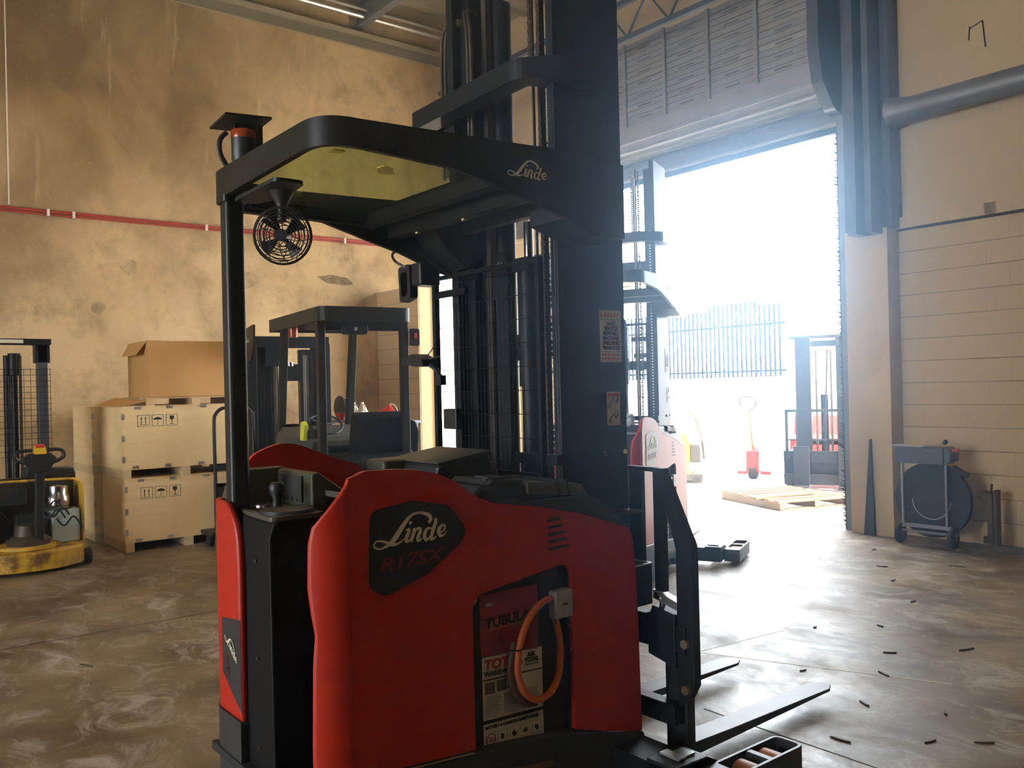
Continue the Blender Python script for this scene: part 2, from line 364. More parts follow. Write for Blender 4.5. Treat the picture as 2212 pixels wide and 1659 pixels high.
# ================================================================ THE SETTING
YD = 8.1          # inner face of the wall with the roller door
XL = -10.8        # inner face of the stained left wall
XJ0, XJ1 = -8.40, -4.70   # roller door opening
ZC = 6.9
fl = struct('floor', B().box(-10.8, 9.5, -8.2, YD + 0.1, -0.2, 0.0), 'floor', 'worn grey concrete warehouse floor with scuffs and dark stains')
def strip(p, q, wd, z0, z1):
    p = Vector((*p, 0)); q = Vector((*q, 0)); t = (q - p).normalized(); n = Vector((-t.y, t.x, 0)) * wd / 2; b = B()
    b.add([Vector((v.x, v.y, z)) for z in (z0, z1) for v in (p - n, p + n, q - n, q + n)], [(0, 1, 3, 2), (4, 6, 7, 5), (0, 4, 5, 1), (2, 3, 7, 6), (0, 2, 6, 4), (1, 5, 7, 3)]); return b
for p, q, wd, m in (((-2.6, 3.16), (3.0, 3.18), 0.006, 'crack_and_shade'), ((-3.17, 3.8), (-3.09, 4.52), 0.006, 'white'), ((-3.17, 3.80), (-2.0, 4.30), 0.008, 'white'),
                    ((-8.3, 8.17), (-4.75, 8.17), 0.03, 'crack_and_shade'), ((-6.0, -8), (-6.0, 8.05), 0.007, 'crack_and_shade'), ((-10.7, -2.0), (8, -2.0), 0.007, 'crack_and_shade')):
    obj('floor_joint', strip(p, q, wd, -0.001, 0.0012), m, fl, off=None)
wl = struct('wall_left', B().box(XL - 0.25, XL, -8.2, 6.95, 0, ZC).box(XL - 0.25, XL, 6.95, 8.05, 3.3, ZC).box(XL - 0.25, XL, 8.05, YD + 0.2, 0, ZC), 'soot', 'tall cream concrete wall with brown soot clouds and peeling patches')
obj('panel_joint', B().box(XL, XL + 0.004, 1.66, 1.675, 3.62, ZC), 'white', wl, off=None)
for (y, z, r, c) in ((4.35, 2.95, 0.11, (0.40, 0.29, 0.16)), (2.9, 3.02, 0.10, (0.42, 0.31, 0.17)), (2.55, 2.52, 0.07, (0.33, 0.25, 0.14)), (4.05, 2.85, 0.06, (0.36, 0.27, 0.15))):
    m = mat('chipped plaster', c, 0.9, var=0.3, scale=9)
    pts = [(y + r * (0.75 + 0.5 * random.random()) * math.cos(a), z + r * (0.75 + 0.5 * random.random()) * math.sin(a)) for a in [2 * PI * i / 12 for i in range(12)]]
    obj('plaster_patch', B().prism('x', pts, XL - 0.002, XL + 0.003), m, wl, off=None)
obj('plaster_crack', B().prism('x', [(5.3, 3.05), (5.5, 3.09), (5.75, 3.06), (5.85, 2.98), (5.7, 2.95), (5.45, 2.97)], XL - 0.002, XL + 0.003), mat('dark crack', (0.27, 0.19, 0.10), 0.9, var=0.4, scale=14), wl, off=None)
# block stub wall beside the side opening
ws = struct('wall_stub', B().box(XL, -9.735, 6.211, 6.38, 0, 2.86), 'mortar', 'low cream painted block wall at the end of the stained wall')
blk = B().box(-0.195, 0.195, 0, 0.012, 0.004, 0.194).mesh('concrete_block'); blk.materials.append(MT['block'])
half = B().box(-0.095, 0.095, 0, 0.012, 0.005, 0.195).mesh('half_block'); half.materials.append(MT['block'])
def blocks(wall, x0, x1, y, z1, h=0.2):
    n = int(round(z1 / h))
    for i in range(n):
        x = x0 + 0.003; first = (i % 2 == 1)
        while x < x1 - 0.05:
            wd = 0.194 if first else min(0.394, x1 - x); first = False
            me = blk if wd > 0.3 else half
            o = D.objects.new('concrete_block', me); COL.objects.link(o); o.parent = wall
            o.location = (x + wd / 2, y, i * z1 / n); o.scale = (wd / (0.39 if me is blk else 0.19) * 0.999, 1, (z1 / n) / 0.2)
            x += wd + 0.0008
blocks(ws, XL + 0.01, -9.72, 6.205, 2.88)
obj('stub_return', B().box(-9.735, -9.72, 6.225, 6.38, 0, 2.88), 'block', ws, off=None)
# door wall
wd_ = B().box(XJ1, 9.5, YD, YD + 0.2, 0, ZC).box(XL, XJ0, YD, YD + 0.2, 0, ZC).box(XJ0, XJ1, YD, YD + 0.2, 4.10, ZC)
wfr = struct('wall_front', wd_, 'plaster', 'cream wall around the roller door')
obj('mortar_bed', B().box(-4.17, -2.2, YD - 0.002, YD, 0, 2.895), 'mortar', wfr, off=None)
blocks(wfr, -4.17, -2.2, YD - 0.008, 2.9)
obj('ledge', B().box(-4.17, 9.4, YD - 0.05, YD, 2.915, 3.02), 'plaster', wfr, off=None)
obj('ledge_shade_strip', B().box(-4.17, 9.4, YD - 0.03, YD, 2.895, 2.915), 'crack_and_shade', wfr, off=None)  # dark strip set in for the shade under the ledge
for i, x in enumerate((-10.22, -9.78, -9.34)):
    f = obj('window_frame', B().box(x - 0.20, x + 0.20, YD - 0.03, YD, 3.62, 4.35), 'plaster', wfr, off=None)
    obj('pane', B().box(x - 0.13, x + 0.13, YD - 0.035, YD - 0.025, 3.66, 4.08), mat('dusty glass', (0.17, 0.155, 0.12), 0.3, var=0.2), f, off=None)
    obj('pane', B().box(x - 0.13, x + 0.13, YD - 0.04, YD - 0.025, 4.10, 4.30), mat('dark dusty glass', (0.10, 0.10, 0.085), 0.3, var=0.2), f, off=None)
gr = B()
for a, b_ in ((2.02, 4.46), (2.02, 4.42)): pass
for pts in ([(-3.47, 4.62), (-3.48, 4.50)], [(-3.47, 4.60), (-3.36, 4.64)], [(-3.36, 4.64), (-3.34, 4.40)]):
    gr.tube([(p[0], YD - 0.004, p[1]) for p in pts], 0.006, 5)
obj('wall_scratch', gr, 'ink', wfr, off=None)
struct('wall_right', B().box(9.5, 9.7, -8.2, YD + 0.2, 0, ZC), 'darkwall', 'unseen wall at the far right of the hall, coloured dark to cut bounced light'); struct('wall_back', B().box(XL - 0.25, -6.2, -8.2, -8.0, 0, ZC).box(-6.2, -1.2, -8.2, -8.0, 3.8, ZC).box(-1.2, 9.7, -8.2, -8.0, 0, ZC), 'darkwall', 'unseen dark back wall with an opening added to let in fill light')  # opening in the unseen back wall is added to let in fill light
cl = struct('ceiling', B().box(XL - 0.25, 9.7, -8.2, YD + 0.2, ZC, ZC + 0.15), 'ceil', 'dim ribbed metal roof deck')
for i in range(14):
    x = XL + 0.55 + i * 0.62
    obj('deck_rib', B().prism('y', [(x - 0.06, ZC), (x - 0.03, ZC - 0.05), (x + 0.03, ZC - 0.05), (x + 0.06, ZC)], -4, YD), 'ceil', cl, off=None)
for i, y in enumerate((-3.0, 0.2, 3.4, 6.0)):
    struct('trim_%d' % (i + 1), B().box(XL, 9.5, y - 0.06, y + 0.06, ZC - 0.34, ZC - 0.30).box(XL, 9.5, y - 0.01, y + 0.01, ZC - 0.30, ZC - 0.06).box(XL, 9.5, y - 0.06, y + 0.06, ZC - 0.06, ZC - 0.051), 'steelgrey', 'steel roof purlin under the deck', off=None)
struct('trim_5', B().box(XL, XL + 0.05, -4, YD, 6.30, 6.44).box(XL, XL + 0.16, -4, YD, 6.44, 6.47), 'ceil', 'steel angle running along the top of the stained wall')
struct('trim_6', B().tube([(XL + 0.30, -4, 6.62), (XL + 0.30, 8.0, 6.62)], 0.035, 10).tube([(XL + 0.42, -4, 6.66), (XL + 0.42, 8.0, 6.66)], 0.02, 8), 'galv', 'two galvanised conduits hanging under the roof deck')
# truss over the door
tr = struct('trim_7', B().box(-13, 2, 7.27, 7.33, 5.42, 5.48), 'steelblue', 'dark open web steel joist above the roller door')
obj('top_chord', B().box(-10.7, 2, 7.27, 7.33, 5.84, 5.90), 'steelblue', tr, off=None)
for i in range(18):
    x = -10.6 + i * 0.62
    obj('web_bar', B().tube([(x, 7.3, 5.46), (x + 0.31, 7.3, 5.86), (x + 0.62, 7.3, 5.46)], 0.016, 6), 'steelblue', tr, off=None)
# column right of the door
struct('trim_8', B().box(-4.60, -4.17, 7.88, YD, 0, 2.92), 'block', 'cream column right of the roller door', bevel=0.004)
struct('trim_9', B().box(-4.60, -4.13, 7.90, YD, 2.92, ZC).box(-4.45, -4.36, 7.68, 7.90, 2.86, ZC).box(-4.36, -4.27, 7.84, 7.90, 2.86, ZC).box(-4.27, -4.21, 7.68, 7.90, 2.86, ZC), 'steelblue', 'dark blue grey steel post above the cream column')
# horizontal steel tube on the right wall
struct('trim_10', B().tube([(-4.15, 7.97, 3.995), (-3.95, 7.97, 3.99), (9.4, 7.97, 3.99)], [0.15, 0.115, 0.115], 20), 'steelgrey', 'thick horizontal steel tube fixed along the right wall', smooth=True)
# ---------------------------------------------------------------- roller door
dr = struct('door_1', B().box(XJ0 - 0.05, XJ1 + 0.05, 7.98, YD, 4.02, 4.20), 'steelgrey', 'raised roller door with slatted grey curtain above the bright opening')
prof = [(8.06, 4.20), (8.02, 4.24), (7.93, 4.28), (7.84, 4.36), (7.79, 4.48), (7.77, 4.62), (7.77, 5.62), (8.06, 5.62)]
obj('curtain_coil', B().prism('x', prof, XJ0 - 0.25, -4.78), 'shutter', dr, off=None, smooth=False)
for i, (y, z) in enumerate(((7.975, 4.245), (7.90, 4.28), (7.845, 4.335), (7.80, 4.43))):
    obj('curtain_rib', B().box(XJ0 - 0.25, -4.78, y - 0.018, y, z, z + 0.014), 'galv' if i < 2 else 'shutter', dr, off=None)
obj('bottom_rail', B().box(XJ0, XJ1, 7.95, 7.985, 4.03, 4.055), 'galv', dr, off=None)
obj('bottom_seal', B().box(XJ0, XJ1, 7.99, 8.05, 3.96, 4.02), 'rubber', dr, off=None)
xs = [-8.60, -7.86, -7.23, -6.60, -5.74, -4.85]
xs = [-8.62, -7.99, -7.36, -6.73, -6.10, -5.47, -4.82]
sl = {}
for a in range(len(xs) - 1):
    for k in range(14):
        z = 4.66 + k * 0.068; x0, x1 = xs[a] + 0.03, xs[a + 1] - 0.03
        tilt = 0.012 if (a * 7 + k * 3) % 5 else 0.03
        o = obj('slat', B().prism('x', [(7.768, z), (7.768 - 0.008 - tilt * 0.3, z + 0.004), (7.768 - tilt, z + 0.05), (7.768, z + 0.056)], x0, x1), 'galv' if (a == 5 and k in (4, 7)) else 'slat', dr, off=None)
        if k % 2 == 0:
            obj('printed_mark', B().box((x0 + x1) / 2 - 0.10, (x0 + x1) / 2 + 0.10, 7.768 - tilt - 0.004, 7.768 - tilt + 0.004, z + 0.018, z + 0.034), 'mark', o, off=None)
for x in xs:
    obj('strap', B().box(x - 0.022, x + 0.022, 7.73, 7.768, 4.62, 5.62), 'slat', dr, off=None)
ep = rnd([(7.60, 6.3), (7.60, 4.70), (7.66, 4.40), (7.86, 4.16), (8.09, 4.10), (8.09, 6.3)], [0, 0.1, 0.12, 0.1, 0, 0], 4)
obj('end_plate', B().prism('x', ep, -4.78, -4.66), 'steelblue', dr, off=None)
obj('guide_rail', B().box(-4.70, -4.60, 7.96, YD, 0, 4.1).box(-4.74, -4.70, 8.05, YD, 0, 4.1), 'steelgrey', dr, off=None)
obj('guide_rail', B().box(XJ0 - 0.10, XJ0, 7.96, YD, 0, 4.1), 'steelgrey', dr, off=None)
br = B()
for i in range(190):
    z = 0.01 + i * 4.0 / 190; L_ = 0.07 + 0.035 * random.random(); d = -0.03 + 0.06 * random.random()
    br.add([(-4.70, 8.02, z - 0.016), (-4.70, 8.02, z + 0.016), (-4.70, 8.035, z), (-4.70 - L_, 8.02 + d, z + 0.02 + 0.03 * random.random())], [(0, 1, 3), (1, 2, 3), (2, 0, 3), (0, 2, 1)])
bs = obj('brush_seal', br, 'brush', dr, off=None); bs['kind'] = 'stuff'
obj('brush_holder', B().box(-4.735, -4.70, 8.0, 8.05, 0, 4.05), 'brush', dr, off=None)
# side opening post (left wall)
struct('trim_11', B().box(XL - 0.25, XL + 0.02, 7.10, 7.20, 0, 3.3), 'plaster', 'cream post standing in the bright side opening')
# ---------------------------------------------------------------- the yard outside
yd = struct('yard_ground', B().box(-45, 25, YD + 0.1, 45, -0.2, -0.002).box(-45, -11.05, -30, YD + 0.1, -0.2, -0.002).box(-11.05, 25, -30, -8.2, -0.2, -0.002), 'yard', 'sunlit concrete yard outside the roller door')
struct('wall_yard', B().box(-34, -9.75, 14.5, 14.7, 0, 1.58), 'whitewall', 'low white wall under the picket fence across the yard')
struct('wall_neighbour', B().box(-15.6, -15.4, -2, 14.5, 0, 4.5), 'whitewall', 'sunlit cream wall outside the side opening')
fe = thing('picket_fence', 'tall grey picket fence standing on the white yard wall', 'fence', (-12.5, 14.6, 1.58))
for z in (0.10, 1.02): obj('rail', B().box(-9, 2.7, -0.015, 0.015, z, z + 0.04), 'picket', fe, off=None)
pk = B().box(-0.022, 0.022, -0.011, 0.011, 0.0, 1.42).mesh('picket'); pk.materials.append(MT['picket'])
for i in range(104):
    o = D.objects.new('picket', pk); COL.objects.link(o); o.parent = fe; o.location = (-8.9 + i * 0.1115, -0.025, 0); o.scale.z = 1.06 if (i // 11) % 3 == 2 else (0.97 if (i // 11) % 3 == 1 else 1.0)
# ================================================================ REACH TRUCK IN THE FOREGROUND
T0 = (-2.80, 1.09, 0.0); OFF[0] = T0
RT = thing('reach_truck', 'red and black stand-up reach truck in the foreground with a script logo on its side', 'forklift', T0, 0, 'red reach trucks')
XN, XF = -2.33, -3.26
# ---- near side panel (wraps round the rear corner, battery window cut out)
ZT = [(1.10, 1.10), (1.135, 1.155), (1.17, 1.2), (1.216, 1.233), (1.288, 1.256), (1.393, 1.254), (1.469, 1.246), (1.549, 1.227), (1.617, 1.196), (1.671, 1.156), (1.723, 1.129), (1.771, 1.113), (1.945, 1.085), (2.167, 1.037), (2.397, 0.962), (2.432, 0.93), (2.447, 0.80)]
SL = [(0.1, -0.125), (0.45, -0.125), (0.70, -0.118), (0.78, -0.110), (0.85, -0.122), (0.92, -0.131), (1.05, -0.127), (1.11, -0.110), (1.16, -0.083), (1.2, -0.05), (1.235, -0.01), (1.26, 0.03)]
RW = 0.14
def warp(s, z, x0, sgn, yb):
    """s<0 runs round the rear corner, s>=0 straight along the side"""
    if s >= 0: return (x0, yb + RW + s, z)
    a = -s / RW
    return (x0 - sgn * RW * (1 - math.cos(a)), yb + RW - RW * math.sin(a), z)
def side_panel():
    """one sheet: flat side cut out round the battery window, plus the rolled rear edge"""
    bot = lambda y: interp(y, [(1.0, 0.36), (1.25, 0.345), (1.672, 0.31), (2.115, 0.262), (2.3, 0.205), (2.45, 0.165)])
    yy = [1.23, 1.26, 1.288, 1.34, 1.393, 1.43, 1.469, 1.51, 1.549, 1.585, 1.617, 1.645, 1.671, 1.70, 1.723, 1.75, 1.771, 1.85, 1.945, 2.06, 2.167, 2.28, 2.397, 2.42, 2.435, 2.445]
    tops = smooth_pts([(0, y, interp(y, ZT)) for y in yy[::1]], 2)
    out = [(p.y, p.z) for p in tops]
    out += [(2.452, 0.70), (2.462, 0.165), (2.3, bot(2.3)), (2.115, bot(2.115))]
    out += rnd([(2.115, 0.30), (2.115, 0.868), (1.672, 0.812), (1.672, 0.33)], [0, 0.06, 0.06, 0], 6)
    out += [(1.672, bot(1.672)), (1.23, bot(1.23))]
    b = B().prism('x', out, XN - 0.018, XN)
    rows = []
    for i in range(34):
        t = i / 33; z0 = 0.345; row = []
        for j in range(11):
            u = j / 10; zt = interp(1.23 - 0.13 * u, ZT); z = z0 + (max(zt, 1.10) - z0) * t
            l = min(interp(z, SL), -0.004); s_ = l * u
            row.append(Vector(warp(s_, z, XN, 1, 1.09)))
        rows.append(row)
    o = obj('side_panel', b, 'red', RT)
    c = obj('rolled_edge', B().grid(rows), 'red', o, smooth=True, solid=0.018)
    return o
pn = side_panel()
pn['label'] = 'glossy red side panel with a battery window'
# far side panel: same family, simpler outline, seen above the cockpit
ft = [(1.235, 0.95), (1.245, 1.10), (1.282, 1.215), (1.311, 1.255), (1.339, 1.272), (1.396, 1.292), (1.445, 1.298), (1.513, 1.285), (1.593, 1.252), (1.696, 1.213), (1.755, 1.195), (1.785, 1.172), (1.796, 1.13), (1.80, 1.0)]
b = B()
ftp = smooth_pts([(XF, y, z) for y, z in ft], 4)
b.prism('x', [(1.235, 0.2)] + [(p.y, p.z) for p in ftp] + [(2.40, 0.9), (2.42, 0.2)], XF - 0.02, XF + 0.005)
obj('side_panel', b, 'red', RT)
# ---- dark badge plate, word mark and model number on the near panel
bad = rnd([(1.298, 1.135), (1.45, 1.152), (1.585, 1.125), (1.655, 1.040), (1.635, 1.000), (1.50, 0.915), (1.345, 0.868), (1.288, 0.905)], [0.04, 0.06, 0.06, 0.05, 0.04, 0.08, 0.05, 0.04], 5)
bg = obj('badge_plate', B().prism('x', bad, XN, XN + 0.003), 'black', RT)
logo('word_mark', 0.273, (XN + 0.0035, 1.308, 1.022), (0, 1, 0.045), (0, 0, 1), 'cream', RT)
text('model_number', 'R17SX', 0.060, (XN + 0.0035, 1.325, 0.945), (0, 1, 0.03), (0, 0, 1), 'letterred', RT, shear=0.25, bold=0.0008, wide=1.35)
# ---- vent slots, black wedge trim
for i in range(5):
    z = 1.026 - i * 0.0252; L_ = 0.060 + i * 0.0098; y = 2.005
    obj('vent_slot', B().prism('x', rnd([(y, z - 0.006), (y + L_, z - 0.004), (y + L_, z + 0.006), (y, z + 0.004)], 0.004, 3), XN - 0.002, XN + 0.0015), 'ink', RT)
obj('wedge_trim', B().prism('x', [(1.775, 1.117), (1.945, 1.1), (2.205, 1.095), (2.25, 1.08), (2.41, 0.968), (2.397, 0.957), (2.167, 1.034), (1.945, 1.082), (1.775, 1.110)], XN - 0.03, XN + 0.002), 'black', RT)
# ---- hood in front of the cockpit
hp = [(1.60, 0.95), (1.69, 1.13), (1.745, 1.165), (1.90, 1.162), (2.19, 1.128), (2.25, 1.085), (2.40, 0.97), (2.40, 0.90), (1.60, 0.90)]
obj('hood', B().prism('x', hp, XF + 0.03, XN - 0.028), 'black', RT, bevel=0.012)
obj('hood_cover', B().prism('x', [(1.93, 1.120), (2.185, 1.098), (2.235, 1.075), (2.19, 1.140), (1.93, 1.168)], XN - 0.35, XN - 0.012), 'olive', RT, bevel=0.01)
for y in (2.075, 2.125): obj('hood_groove', B().prism('x', [(y, 1.10), (y + 0.008, 1.10), (y - 0.012, 1.160), (y - 0.02, 1.160)], XN - 0.36, XN - 0.0105), 'ink', RT)
lid = [(1.72, 1.12), (1.755, 1.225), (1.985, 1.258), (2.02, 1.12)]
ar = obj('armrest_console', B().prism('x', lid, -2.98, -2.63), 'black', RT, bevel=0.012)
obj('console_top', B().add([(-2.98, 1.75, 1.2275), (-2.63, 1.75, 1.2275), (-2.63, 1.985, 1.2605), (-2.98, 1.985, 1.2605), (-2.98, 1.75, 1.231), (-2.63, 1.75, 1.231), (-2.63, 1.985, 1.264), (-2.98, 1.985, 1.264)], [(0, 1, 2, 3), (4, 5, 6, 7), (0, 1, 5, 4), (1, 2, 6, 5), (2, 3, 7, 6), (3, 0, 4, 7)]), 'olive', ar)
obj('console_edge', B().tube([(-2.63, 1.99, 1.258), (-2.63, 2.02, 1.165)], 0.003, 6), 'chrome', ar)
obj('tray', B().prism('x', [(1.78, 1.168), (1.80, 1.182), (1.93, 1.172), (1.93, 1.158)], -2.60, -2.37).box(-2.42, -2.40, 1.79, 1.93, 1.178, 1.186).box(-2.52, -2.44, 1.83, 1.85, 1.180, 1.186).box(-2.52, -2.44, 1.88, 1.90, 1.176, 1.184), 'skirt', RT)
obj('arm_pad', B().prism('y', rnd([(-3.0, 1.185), (-2.86, 1.185), (-2.86, 1.235), (-3.0, 1.235)], 0.02, 4), 1.66, 1.86), 'olive', RT, bevel=0.012)
# ---- cockpit: floor, inner walls, console bin with joystick and knob
obj('cockpit_wall', B().box(XF + 0.03, XN - 0.05, 1.55, 1.60, 0.2, 1.10).box(XF + 0.03, XF + 0.05, 1.16, 1.58, 0.2, 1.06), 'vinyl', RT)
obj('cockpit_floor', B().box(XF + 0.03, XN - 0.04, 1.12, 1.58, 0.19, 0.22), 'rubber', RT)
# console block standing left of the doorway, open bin on top
obj('rear_console', B().prism('x', rnd([(1.155, 0.22), (1.155, 1.02), (1.175, 1.075), (1.55, 1.075), (1.55, 0.22)], [0, 0.02, 0.02, 0, 0], 3), -3.225, -2.745), 'vinyl', RT, bevel=0.006)
obj('console_cheek', B().prism('x', rnd([(1.15, 0.90), (1.15, 1.03), (1.19, 1.15), (1.23, 1.215), (1.40, 1.215), (1.55, 1.09), (1.55, 0.90)], [0, 0.03, 0.03, 0.02, 0.03, 0, 0], 3), -3.235, -3.16), 'olive', RT, bevel=0.005)
obj('console_back', B().prism('x', [(1.37, 1.06), (1.37, 1.205), (1.395, 1.212), (1.55, 1.10)], -3.17, -2.87), 'olive', RT, bevel=0.006)
obj('display_panel', B().box(-3.14, -2.94, 1.362, 1.37, 1.10, 1.195), 'ink', RT)
for i in range(4): obj('key_button', B().cyl((-3.10 + i * 0.04, 1.362, 1.108), (-3.10 + i * 0.04, 1.358, 1.108), 0.008, n=10), 'skirt', RT)
obj('cockpit_deck', B().add([(-3.20, 1.42, 1.145), (-3.20, 1.72, 1.085), (-2.37, 1.72, 1.085), (-2.37, 1.42, 1.145), (-3.20, 1.42, 1.125), (-3.20, 1.72, 1.065), (-2.37, 1.72, 1.065), (-2.37, 1.42, 1.125)], [(0, 1, 2, 3), (7, 6, 5, 4), (0, 4, 5, 1), (1, 5, 6, 2), (2, 6, 7, 3), (3, 7, 4, 0)]), 'olive', RT)
obj('bin_rim', B().ring('z', rnd([(-3.15, 1.185), (-2.755, 1.165), (-2.755, 1.365), (-3.15, 1.365)], 0.03, 4), rnd([(-3.13, 1.205), (-2.775, 1.185), (-2.775, 1.345), (-3.13, 1.345)], 0.025, 4), 1.070, 1.085), 'olive', RT)
obj('steering_wheel', B().lathe([(0, 0), (0.082, 0.0), (0.095, 0.008), (0.09, 0.022), (0.03, 0.028), (0.0, 0.028)], (-2.855, 1.268, 1.075), 28), 'black', RT, smooth=True)
obj('steering_knob', B().lathe([(0, 0), (0.016, 0), (0.014, 0.03), (0.026, 0.055), (0.028, 0.075), (0.02, 0.088), (0, 0.09)], (-2.925, 1.262, 1.095), 16), 'black', RT, smooth=True)
obj('knob_ring', B().lathe([(0.018, 0), (0.03, 0.004), (0.03, 0.012), (0.018, 0.014)], (-2.985, 1.235, 1.09), 16), 'chrome', RT, smooth=True)
obj('latch', B().box(-2.80, -2.66, 1.585, 1.615, 1.105, 1.130), 'ink', RT, bevel=0.005)
# ---- rear wing with label
wp = []
for i in range(22):
    z = 0.34 + i * (1.112 - 0.34) / 21
    xr = interp(z, [(0.3, -2.962), (0.74, -2.957), (0.9, -2.957), (0.985, -2.963), (1.04, -2.985), (1.075, -3.02), (1.10, -3.055), (1.113, -3.075)])
    row = []
    for j in range(13):
        s = j / 12
        if s < 0.45: row.append(Vector((xr + (-3.16 - xr) * (s / 0.45), 1.135, z)))
        else:
            a = (s - 0.45) / 0.55 * PI / 2; row.append(Vector((-3.16 - 0.10 * math.sin(a), 1.135 + 0.10 * (1 - math.cos(a)), z)))
    wp.append(row)
wing = obj('rear_wing', B().grid(wp), 'red', RT, smooth=True, solid=0.018)
lb = B(); rows = []
for i in range(10):
    z = 0.385 + i * (0.712 - 0.385) / 9
    row = []
    for j in range(7):
        x = -2.962 - j * 0.175 / 6; z2 = z - (0.02 if i > 8 else 0) * j / 6 + (0.11 * (j / 6) * (1 - i / 9) if True else 0)
        row.append(Vector((x, 1.1335, z2)))
    rows.append(row)
obj('wing_label', lb.grid(rows), 'ink', wing, solid=0.0005)
logo('word_mark', 0.135, (-3.105, 1.1315, 0.625), (1, 0, -0.62), (0.0, 0, 1), 'cream', wing)
text('model_number', 'R17SX', 0.030, (-3.098, 1.1315, 0.57), (0.1, 0, -1), (1, 0, 0.1), 'letterred', wing, shear=0.2)
obj('base_skirt', B().prism('z', rnd([(-2.955, 1.125), (-3.27, 1.125), (-3.27, 1.6), (-2.955, 1.6)], [0, 0.14, 0, 0], 6), 0.03, 0.36), 'skirt', RT)
for z in (0.93, 0.60, 0.30): obj('bolt', B().cyl((-2.86, 1.155, z), (-2.86, 1.150, z), 0.008, n=10), 'grease', RT)
# ---- chassis, lower skirt, battery compartment
ch = [(1.14, 0.05), (1.14, 0.34), (1.66, 0.305), (1.66, 0.08), (1.30, 0.05)]
obj('chassis', B().box(-3.22, -2.72, 1.58, 2.42, 0.06, 0.95).box(-3.22, -2.36, 1.2, 2.42, 0.06, 0.14), 'black', RT)
obj('lower_skirt', B().prism('x', [(1.10, 0.06), (1.10, 0.352), (1.25, 0.335), (1.672, 0.302), (2.115, 0.255), (2.3, 0.198), (2.47, 0.160), (2.485, 0.075), (2.40, 0.055), (2.05, 0.05), (1.98, 0.12), (1.80, 0.13), (1.72, 0.05)], XN - 0.06, XN + 0.004), 'skirt', RT, bevel=0.006)
obj('skirt_edge', B().tube([(XN + 0.006, 1.12, 0.352), (XN + 0.006, 1.25, 0.338), (XN + 0.006, 1.66, 0.305)], 0.003, 6), 'brass', RT)
obj('skirt_rail', B().prism('x', [(1.67, 0.17), (1.72, 0.22), (2.03, 0.19), (2.05, 0.155)], XN - 0.0, XN + 0.010), 'skirt', RT)
obj('caution_plate', B().prism('x', [(1.745, 0.185), (2.0, 0.168), (2.0, 0.190), (1.745, 0.212)], XN + 0.010, XN + 0.012), mat('faded brown label', (0.13, 0.075, 0.03), 0.6, var=0.3, scale=20), RT)
bt = obj('battery', B().box(-2.70, -2.373, 1.60, 2.13, 0.15, 0.865), 'black', RT, bevel=0.01)
XB = -2.372
obj('battery_label', B().prism('x', [(1.73, 0.593), (1.985, 0.570), (1.985, 0.800), (1.73, 0.800)], XB, XB + 0.002), 'maroon', bt)
text('battery_lettering', 'TUBULAR', 0.047, (XB + 0.003, 1.752, 0.683), (0, 1, 0.02), (0, 0, 1), 'ink', bt, bold=0.0015, wide=1.1)
obj('label_pale_print', B().prism('x', rnd([(1.745, 0.672), (1.97, 0.676), (1.93, 0.712), (1.79, 0.708)], 0.02, 4), XB + 0.002, XB + 0.0025), mat('pale maroon print', (0.33, 0.09, 0.06), 0.5, var=0.4, scale=9), bt)  # paler maroon print behind the lettering
obj('label_note', B().box(XB + 0.002, XB + 0.0025, 1.757, 1.785, 0.757, 0.769), 'greybox', bt)
def poster(z0, z1, mtl, name): return obj(name, B().prism('x', [(1.735, z0), (2.00, z0 - 0.012), (2.00, z1 - 0.012), (1.735, z1)], XB, XB + 0.002), mtl, bt)
p1_ = poster(0.375, 0.588, 'paper', 'notice_sheet')
X3 = XB + 0.003
text('notice_title', 'TOTAL', 0.046, (X3, 1.742, 0.545), (0, 1, -0.04), (0, 0, 1), 'inkred', p1_, shear=0.15, bold=0.0022, wide=1.12)
text('notice_title', 'WAREHOUSE', 0.024, (X3, 1.742, 0.522), (0, 1, -0.04), (0, 0, 1), 'ink', p1_, bold=0.0008, wide=1.05)
text('notice_title', 'ASK', 0.020, (X3, 1.932, 0.553), (0, 1, -0.04), (0, 0, 1), 'ink', p1_, bold=0.001)
text('notice_title', 'TOTAL', 0.020, (X3, 1.920, 0.535), (0, 1, -0.04), (0, 0, 1), 'ink', p1_, bold=0.001)
text('notice_title', 'WAREHOUSE', 0.0105, (X3, 1.920, 0.522), (0, 1, -0.04), (0, 0, 1), 'inkblue', p1_, bold=0.0004)
obj('notice_bar', B().prism('x', [(1.738, 0.508), (1.998, 0.497), (1.998, 0.501), (1.738, 0.513)], X3 - 0.001, X3), 'ink', p1_)
for i in range(3): obj('notice_picture', B().prism('x', [(1.745 + i * 0.05, 0.462), (1.787 + i * 0.05, 0.46), (1.787 + i * 0.05, 0.498), (1.745 + i * 0.05, 0.50)], X3 - 0.001, X3), mat('grey picture print', (0.13, 0.12, 0.10), 0.6, var=0.6, scale=60), p1_)
ln = B()
for i in range(15):
    for (ya, yb) in ((1.745, 1.815), (1.825, 1.895), (1.905, 1.985)):
        z = 0.452 - i * 0.0048 - (ya - 1.74) * 0.045; e = yb - 0.02 * random.random()
        ln.prism('x', [(ya, z), (e, z - 0.003), (e, z - 0.0015), (ya, z + 0.0015)], X3 - 0.001, X3)
o = obj('fine_print', ln, 'inkblue', p1_); o['kind'] = 'stuff'
p2_ = poster(0.165, 0.362, 'paper', 'safety_sheet')
text('safety_title', 'BATTERY & CHARGER SAFETY RULES', 0.0142, (X3, 1.742, 0.345), (0, 1, -0.045), (0, 0, 1), 'ink', p2_, bold=0.0005)
